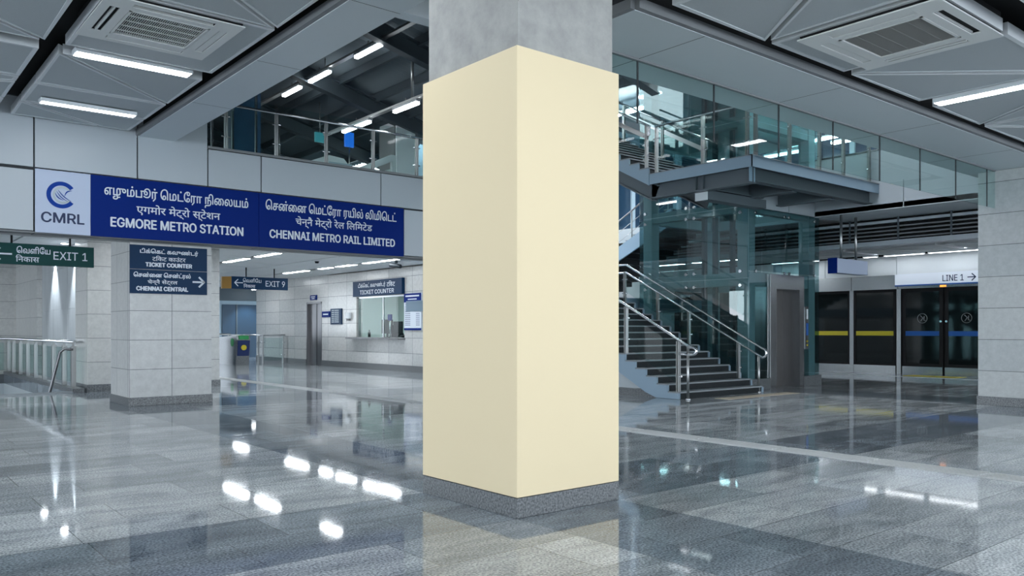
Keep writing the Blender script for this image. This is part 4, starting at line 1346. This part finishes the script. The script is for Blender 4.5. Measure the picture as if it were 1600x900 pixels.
# upper hall on the right beyond the parapet
struct(bx((27, 6.7, 5.0), (27.2, 24, 9.3)).build('wall_upper_right', 'far_blue'))
k = MB()
wn = struct(bx((26.93, 8, 6.1), (26.99, 22, 8.6)).build('window_1', 'window_dark'))
for i in range(12):
    y = 8 + i * 1.25
    bx((26.85, y - 0.09, 5.9), (26.99, y + 0.09, 8.8)).build('mullion', 'far_blue', wn)
k.bm.free()
struct(bx((15.0, 22.0, 0), (30, 22.3, 5.0)).build('wall_back', 'pale_wall'))
struct(bx((13.2, 22.0, 5.0), (30, 22.3, 9.3)).build('wall_back_upper', 'slate_wall'))
wn = struct(bx((16.2, 21.93, 5.2), (27, 21.98, 8.6)).build('window_2', 'window_dark'))
for i in range(9):
    x = 16.4 + i * 1.3
    bx((x - 0.1, 21.85, 5.1), (x + 0.1, 21.98, 8.8)).build('mullion', 'far_blue', wn)
M['far_blue'].node_tree.nodes['Principled BSDF'].inputs['Base Color'].default_value = (0.40, 0.52, 0.60, 1)
GU = 'strip lights over the upper hall'
for lab, x, y0, y1, z in (('long lit light behind the landing corner seen through the glass band', 20.6, 12.2, 14.3, 6.75),
                       ('lit light low over the landing railing seen through the glass band', 21.9, 13.1, 14.4, 6.75),
                       ('lit light high between the glass joints right of the lift shaft', 23.2, 12.6, 13.7, 7.3),
                       ('small lit light over the white parapet, right of the lift shaft', 24.0, 12.8, 13.4, 7.3),
                       ('lit light high over the upper flight near the pillar', 18.2, 15.4, 16.2, 8.3),
                       ('unseen light added under the upper stair landing to brighten the stairs', 15.4, 18.0, 20.5, 6.35),  # hidden lamp, added to light the stairs and back wall
                       ('unseen light added under the upper hall ceiling to brighten the atrium', 16.0, 8.0, 10.0, 8.8),  # from here on unseen lights, added to brighten atrium and floor
                       ('unseen light added under the upper hall ceiling to brighten the atrium', 20.5, 8.0, 10.0, 8.8),
                       ('unseen light added under the upper hall ceiling to brighten the atrium', 24.5, 8.0, 10.0, 8.8),
                       ('unseen light added under the upper hall ceiling to brighten the atrium', 24.5, 17.0, 19.0, 8.8),
                       ('unseen light added under the upper hall ceiling to brighten the atrium', 20.5, 18.0, 20.0, 8.8),
                       ('unseen light added under the upper hall ceiling to brighten the atrium', 15.2, 19.0, 21.0, 8.8)):
    t = thing('upper_strip_light', lab, 'light', (x, y0, z), GU)
    bx((x - 0.08, y0, z), (x + 0.08, y1, z + 0.06)).build('housing', 'offwhite', t)
    bx((x - 0.1, y0 + 0.02, z - 0.05), (x + 0.1, y1 - 0.02, z)).build('diffuser', 'tube_added' if z > 8.5 or z < 6.5 else 'tube_roof', t, bev=0.015)
    MB().tube([(x, (y0 + y1) / 2, z + 0.05), (x, (y0 + y1) / 2, 9.22 if z > 6.5 else 6.81)], 0.012, 6).build('hanger_rod', 'post', t)

# ------------------------------------------------------------------ ticket hall wall
TX = 15.0
WY0, WY1, WZ0, WZ1 = 24.05, 27.44, 1.17, 2.66
k = MB()
DY0, DY1, DZ = 30.29, 31.69, 2.58
k.box((TX, 22.3, 0), (TX + 0.25, WY0, 3.7)); k.box((TX, WY0, 0), (TX + 0.25, WY1, WZ0)); k.box((TX, WY0, WZ1), (TX + 0.25, WY1, 3.7))
k.box((TX, WY1, 0), (TX + 0.25, DY0, 3.7)); k.box((TX, DY0, DZ), (TX + 0.25, DY1, 3.7)); k.box((TX, DY1, 0), (TX + 0.25, 37.0, 3.7))
struct(k.build('wall_ticket', 'tile_wall'))
k = MB()
k.box((TX - 0.02, 22.3, 0), (TX, DY0, 0.22)); k.box((TX - 0.02, DY1, 0), (TX, 37.0, 0.22))
struct(k.build('baseboard_ticket', 'granite'))
dr = struct(bx((TX + 0.12, DY0 + 0.06, 0), (TX + 0.17, DY1 - 0.06, DZ - 0.06)).build('door_1', 'door_steel'))
k = MB()
k.box((TX - 0.01, DY0, 0), (TX + 0.2, DY0 + 0.07, DZ)); k.box((TX - 0.01, DY1 - 0.07, 0), (TX + 0.2, DY1, DZ)); k.box((TX - 0.01, DY0, DZ - 0.07), (TX + 0.2, DY1, DZ))
k.build('door_frame', 'door_steel', dr)
bx((TX + 0.11, 30.97, 0), (TX + 0.12, 31.0, DZ - 0.07)).build('door_joint', 'black', dr)
# ticket window, booth behind
wn = struct(bx((TX + 0.1, WY0, WZ0), (TX + 0.112, WY1, WZ1)).build('window_3', 'glass_window'))
k = MB()
k.box((TX + 0.06, WY1 - 0.06, WZ0), (TX + 0.16, WY1, WZ1)); k.box((TX + 0.06, WY0, WZ0), (TX + 0.16, WY0 + 0.04, WZ1))
k.box((TX + 0.08, 25.6, WZ0), (TX + 0.13, 25.64, WZ1)); k.box((TX + 0.06, WY0, WZ1 - 0.05), (TX + 0.16, WY1, WZ1))
k.build('window_frame', 'steel', wn)
k = MB()
k.box((TX + 0.25, 22.5, 0), (18.0, 22.6, 3.7)); k.box((TX + 0.25, 29.5, 0), (18.0, 29.6, 3.7)); k.box((18.0, 22.5, 0), (18.1, 29.6, 3.7)); k.box((TX, 22.5, 3.6), (18.1, 29.6, 3.75))
struct(k.build('wall_booth', 'booth'))
t = strip('lit strip light on the ceiling inside the ticket booth', (16.6, 26, 3.5), 2.4, 0.3, 'y', 'tube_back', None, hang=0.1)
t = thing('counter_shelf', 'dark ledge below the ticket window', 'shelf', (TX, 25.8, 1.1))
bx((TX - 0.28, 24.0, 1.10), (TX + 0.6, 27.8, 1.16)).build('slab', 'door_steel', t, bev=0.008)
def monitor(label, y, x, s=1.0, rz=0.0):
    t = thing('monitor', label, 'monitor', (x, y, 1.16), 'monitors in the ticket booth')
    bx((x, y - 0.36 * s, 1.30), (x + 0.05, y + 0.36 * s, 1.30 + 0.52 * s)).build('screen', 'screen', t, bev=0.01)
    bx((x + 0.02, y - 0.04, 1.16), (x + 0.06, y + 0.04, 1.34)).build('stand', 'screen', t)
    bx((x - 0.1, y - 0.14, 1.16), (x + 0.14, y + 0.14, 1.18)).build('base', 'screen', t)
monitor('black monitor left of the middle in the ticket window', 25.95, TX + 0.42)
monitor('grey black monitor in the middle of the ticket window', 25.25, TX + 0.45, 0.85)
monitor('black monitor at the right end of the ticket window', 24.3, TX + 0.40, 1.1)
t = thing('chair', 'black office chair back behind the ticket window', 'chair', (16.1, 26.4, 0))
bx((16.05, 26.1, 1.0), (16.13, 26.7, 1.62)).build('backrest', 'screen', t, bev=0.03)
bx((15.75, 26.1, 0.45), (16.1, 26.7, 0.53)).build('seat', 'screen', t, bev=0.02)
MB().cyl((15.95, 26.4, 0), (15.95, 26.4, 0.46), 0.05).build('stem', 'screen', t)
bx((16.05, 26.36, 0.5), (16.10, 26.44, 1.05)).build('back_bar', 'screen', t)
t = thing('telephone', 'small dark telephone on the ticket counter', 'telephone', (TX + 0.35, 24.8, 1.16))
MB().prism([(TX + 0.25, 1.16), (TX + 0.5, 1.16), (TX + 0.5, 1.28), (TX + 0.25, 1.2)], 'y', 24.68, 24.92).build('body', 'screen', t)
bx((TX + 0.3, 24.86, 1.25), (TX + 0.48, 24.92, 1.32)).build('handset', 'screen', t, bev=0.01)
t = thing('card_reader', 'blue card reader on a stem behind the ticket glass', 'card reader', (TX + 0.3, 25.55, 1.16))
MB().tube([(TX + 0.3, 25.5, 1.16), (TX + 0.3, 25.5, 1.8)], 0.03, 8).build('stem', 'steel', t)
bx((TX + 0.26, 25.38, 1.78), (TX + 0.32, 25.62, 2.0)).build('head', 'blue', t, bev=0.01)
t = thing('bottle', 'small bottle at the left end of the ticket counter', 'bottle', (TX + 0.3, 27.0, 1.16))
MB().cyl((TX + 0.3, 27.0, 1.16), (TX + 0.3, 27.0, 1.36), 0.05).build('body', 'screen', t)
MB().cyl((TX + 0.3, 27.0, 1.36), (TX + 0.3, 27.0, 1.44), 0.02).build('neck', 'screen', t)

def print_rows(parent, rows, x, m='white'):
    """small print too fine to read: one bar per line"""
    k = MB()
    for y0, y1, z, h in rows:
        k.box((x - 0.003, y0, z - h / 2), (x, y1, z + h / 2))
    k.build('printed_lines', m, parent)
def board_x(name, label, y0, y1, z0, z1, m, th=0.05):
    t = thing(name, label, 'sign', (TX - th / 2, (y0 + y1) / 2, z0))
    bx((TX - th, y0, z0), (TX, y1, z1)).build('board', m, t, bev=0.004)
    return t
t = board_x('ticket_sign', 'dark blue two-line sign over the ticket window', 24.03, 27.5, 2.68, 3.24, 'blue2', 0.12)
text(t, 'tamil_lettering', 'டிக்ெகட் கவுண்டர்', 26.1, 3.06, 1.95, 0.2, 'x', TX - 0.12, 'white', 0.003)
text(t, 'hindi_lettering', 'टिकट', 24.75, 3.07, 0.55, 0.2, 'x', TX - 0.12, 'white', 0.003)
text(t, 'english_lettering', 'TICKET COUNTER', 25.75, 2.82, 2.4, 0.15, 'x', TX - 0.12, 'white', 0.004)
t = board_x('fare_chart', 'white fare chart with a blue heading right of the ticket window', 22.93, 24.0, 1.43, 2.68, 'paper')
bx((TX - 0.056, 22.93, 2.38), (TX - 0.05, 24.0, 2.68)).build('heading', 'blue', t)
bx((TX - 0.056, 22.93, 1.43), (TX - 0.05, 24.0, 1.5)).build('footer', 'blue', t)
print_rows(t, ((23.05, 23.9, 2.59, 0.05), (23.2, 23.75, 2.48, 0.035)), TX - 0.056)
k = MB()
for i in range(12):
    z = 2.32 - i * 0.065
    k.box((TX - 0.053, 23.6, z - 0.012), (TX - 0.05, 23.93, z + 0.012)); k.box((TX - 0.053, 23.02, z - 0.012), (TX - 0.05, 23.25, z + 0.012))
k.build('fare_rows', 'ink', t)
t = board_x('notice_board', 'dark blue framed notice between the door and the ticket window', 28.55, 29.46, 1.65, 2.27, 'blue2')
k = MB()
for i in range(7):
    z = 2.2 - i * 0.075
    k.box((TX - 0.054, 28.75, z - 0.014), (TX - 0.05, 29.1, z + 0.014)); k.box((TX - 0.054, 29.14, z - 0.014), (TX - 0.05, 29.34, z + 0.014))
k.build('notice_rows', 'logo_grey', t)
t = board_x('door_sign', 'small blue plate on the wall right of the steel door', 29.53, 30.2, 1.94, 2.18, 'blue')
print_rows(t, ((29.65, 30.08, 2.06, 0.05),), TX - 0.05)
t = board_x('door_sign', 'small blue plate above the steel door', 30.7, 31.27, 2.66, 2.86, 'blue')
print_rows(t, ((30.8, 31.17, 2.79, 0.035), (30.85, 31.12, 2.72, 0.035)), TX - 0.05)
t = thing('sanitizer_dispenser', 'white dispenser on the wall left of the ticket window', 'dispenser', (TX - 0.05, 27.96, 1.8))
bx((TX - 0.12, 27.84, 1.86), (TX + 0.005, 28.1, 2.11)).build('body', 'offwhite', t, bev=0.03)
bx((TX - 0.10, 27.88, 1.79), (TX - 0.01, 28.06, 1.86)).build('nozzle', 'kiosk_grey', t, bev=0.01)

t = thing('security_camera', 'small black bullet camera on the ceiling over the ticket wall', 'camera', (13.55, 22.4, ZB))
MB().cyl((13.6, 22.3, ZB), (13.6, 22.3, ZB - 0.08), 0.05).build('mount', 'screen', t)
MB().cyl((13.5, 22.5, ZB - 0.12), (13.68, 22.15, ZB - 0.18), 0.07, r2=0.06).build('body', 'screen', t)
t = thing('smoke_detector', 'small dark round detector on the concourse ceiling', 'detector', (11.78, 24.14, ZB))
MB().cyl((11.78, 24.14, ZB), (11.78, 24.14, ZB - 0.06), 0.07, r2=0.05).build('body', 'screen', t)

# ticket gates
def gate(label, x0, x1, y0, y1, blue):
    t = thing('ticket_gate', label, 'ticket gate', ((x0 + x1) / 2, y0, 0), 'ticket gates')
    MB().prism([(y0 + 0.12, 0.0), (y1 - 0.1, 0.0), (y1 - 0.1, 0.7), (y1, 1.0), (y1 - 0.05, 1.12), (y0 + 0.25, 1.22), (y0 + 0.05, 1.2), (y0 - 0.02, 1.05), (y0 + 0.06, 0.5)], 'x', x0, x1).build('cabinet', 'gate_steel', t)
    if blue:
        MB().prism([(y0 + 0.05, 0.38), (y0 - 0.035, 1.0), (y0 - 0.055, 0.98), (y0 + 0.03, 0.38)], 'x', x0 + 0.03, x1 - 0.03).build('front_panel', 'gate_blue', t)
        e = MB().cyl((0.5 * (x0 + x1), y0 - 0.06, 0.72), (0.5 * (x0 + x1), y0 + 0.0, 0.72), 0.11).build('badge', 'yellow', t)
        bx((x0 + 0.08, y0 - 0.06, 1.05), (x1 - 0.08, y0 + 0.1, 1.2)).build('ready_lamp', 'led_green', t)
        MB().cyl((x0 - 0.01, y0 + 0.5, 0.93), (x0 + 0.01, y0 + 0.5, 0.93), 0.17).build('side_lamp', 'led_green', t)
    else:
        bx((x0 + 0.12, y0 - 0.03, 0.75), (x1 - 0.08, y0 + 0.04, 0.92)).build('ticket_slot', 'screen', t)
    bx((x0 + 0.02, y0 + 0.1, 1.215), (x1 - 0.02, y1 - 0.2, 1.24)).build('top_cover', 'ac', t, bev=0.008)
    return t
gate('ticket gate with a dark blue front and green lamps', 12.40, 12.95, 32.6, 35.0, True)
gate('plain steel ticket gate half hidden by the tiled column', 11.15, 11.66, 32.6, 35.0, False)
t = thing('gate_railing', 'glass barrier with steel posts between the ticket gate and the ticket wall', 'railing', (14, 33.7, 0))
MB().tube([(13.1, 33.7, 1.22), (14.95, 33.7, 1.22)], 0.03, 10).build('handrail', 'bright', t)
for x in (13.75, 13.95, 14.85):
    rail_post(t, x, 33.7, 0, 1.2)
bx((13.98, 33.69, 0.12), (14.82, 33.71, 1.1)).build('glass_panel', 'glass', t)
t = thing('far_railing', 'long low steel rail behind the ticket gates', 'railing', (12, 36.5, 0))
MB().tube([(9.5, 36.5, 1.25), (13.6, 36.5, 1.25)], 0.03, 8).build('handrail', 'bright', t)
for x in (9.6, 10.9, 12.2, 13.5):
    MB().tube([(x, 36.5, 0), (x, 36.5, 1.25)], 0.03, 8).build('post', 'post', t)

# blue room beyond the gates
k = MB()
k.box((9, 42, 0), (24, 42.2, 3.9)); 
struct(k.build('wall_far', 'far_blue'))
struct(bx((15.0, 37.0, 3.6), (24, 45, 3.9)).build('ceiling', 'dark_steel'))
struct(bx((9, 41.6, 2.95), (24, 42, 3.62)).build('trim_22', 'dark_steel'))
dr = struct(bx((15.2, 41.93, 0), (17.0, 42.0, 2.75)).build('door_2', 'window_dark'))
bx((15.9, 41.9, 0), (15.98, 41.95, 2.75)).build('door_post', 'dark_steel', dr)
t = thing('downlight', 'small round ceiling lamp over the far blue room', 'light', (16.4, 40.8, 3.55))
MB().cyl((16.4, 40.8, 3.5), (16.4, 40.8, 3.62), 0.12).build('housing', 'offwhite', t)
MB().cyl((16.4, 40.8, 3.48), (16.4, 40.8, 3.5), 0.1).build('lens', 'lamp_small', t)

def spot(name, p, target, power, ang=60, col=(0.85, 0.93, 1.0), rad=0.06):
    l = bpy.data.lights.new(name, 'SPOT')
    l.energy = power; l.spot_size = math.radians(ang); l.spot_blend = 0.6; l.color = col; l.shadow_soft_size = rad
    o = bpy.data.objects.new(name, l); COL.objects.link(o)
    o.location = p
    o.rotation_euler = (Vector(target) - Vector(p)).to_track_quat('-Z', 'Y').to_euler()
    return o
spot('downlight_beam', (16.4, 40.8, 3.45), (16.4, 41.9, 0), 70, 80)

# ------------------------------------------------------------------ left end below the fascia
k = MB()
k.box((4.44, 20.9, 0.16), (7.5, 22.2, 3.64))
struct(k.build('wall_pier', 'tile_pier'))
struct(bx((4.42, 20.88, 0), (7.52, 22.2, 0.17)).build('baseboard_pier', 'granite'))
k = MB()
for a, b in ((22.2, 24.0), (24.02, 25.8), (25.82, 27.5)):
    for z0, z1 in ((0.0, 0.896), (0.9, 1.996), (2.0, 3.096), (3.1, 3.64)):
        k.box((4.62, a, z0), (4.75, b, z1))
struct(k.build('wall_steel', 'steel_wall'))
struct(bx((4.48, 27.5, 0), (4.75, 31.2, 3.64)).build('wall_left', 'tile_pier'))
struct(bx((3.98, 31.2, 0), (4.75, 31.4, 3.64)).build('wall_left', 'tile_pier'))
k = MB()
for i in range(12):
    k.box((-14, 36.0, i * 0.3 + 0.01), (8.0, 36.06, i * 0.3 + 0.29))
struct(k.build('wall_shutter', 'kiosk_grey'))
struct(bx((-14, 36.06, 0), (8.0, 36.2, 3.64)).build('wall_shutter_back', 'dark_steel'))
for i, y in enumerate((23.0, 25.6)):
    t = thing('downlight', ('ceiling spotlight washing the steel wall next to the pier', 'ceiling spotlight washing the steel wall farther from the pier')[i], 'light', (4.3, y, ZB))
    MB().cyl((4.36, y, ZB - 0.02), (4.36, y, ZB + 0.05), 0.1).build('housing', 'offwhite', t)
    MB().cyl((4.36, y, ZB - 0.03), (4.36, y, ZB - 0.02), 0.08).build('lens', 'lamp_small', t)
    spot('downlight_beam', (4.36, y, ZB - 0.05), (4.66, y, 0.8), 130, 66)

# stairwell railing
t = thing('stairwell_railing', 'steel and glass railing round the stairwell at the left edge', 'railing', (4.2, 22, 0.1))
xr = 4.23
MB().tube([(xr, 21.3, 1.16), (xr, 30.9, 1.16), (-3, 30.9, 1.16)], 0.035, 12).build('handrail', 'bright', t)
ys = [21.35, 22.35, 23.6, 24.85, 26.1, 27.35, 28.6, 29.85, 30.85]
for y in ys:
    k = MB(); k.box((xr - 0.05, y - 0.045, 0.10), (xr + 0.05, y + 0.045, 1.06)); k.box((xr - 0.02, y - 0.02, 1.06), (xr + 0.02, y + 0.02, 1.15))
    k.build('post', 'post', t)
for a, b in zip(ys, ys[1:]):
    bx((xr - 0.006, a + 0.08, 0.2), (xr + 0.006, b - 0.08, 1.02)).build('glass_panel', 'glass', t)
for x in (3.0, 1.6, 0.2):
    MB().tube([(x, 30.9, 0.0), (x, 30.9, 1.15)], 0.03, 8).build('post', 'post', t)
for a, b in ((0.25, 1.55), (1.65, 2.95), (3.05, 4.1)):
    bx((a, 30.894, 0.15), (b, 30.906, 1.03)).build('glass_panel', 'glass', t)
t = thing('stairwell_handrail', 'dark sloping handrail descending into the stairwell', 'handrail', (4.05, 21.5, 0))
MB().tube([(4.22, 21.32, 0.98), (4.05, 21.35, 1.0), (3.98, 21.5, 0.92), (3.72, 21.3, -0.05), (3.1, 22.6, -1.5)], 0.032, 10).build('rail', 'door_steel', t)
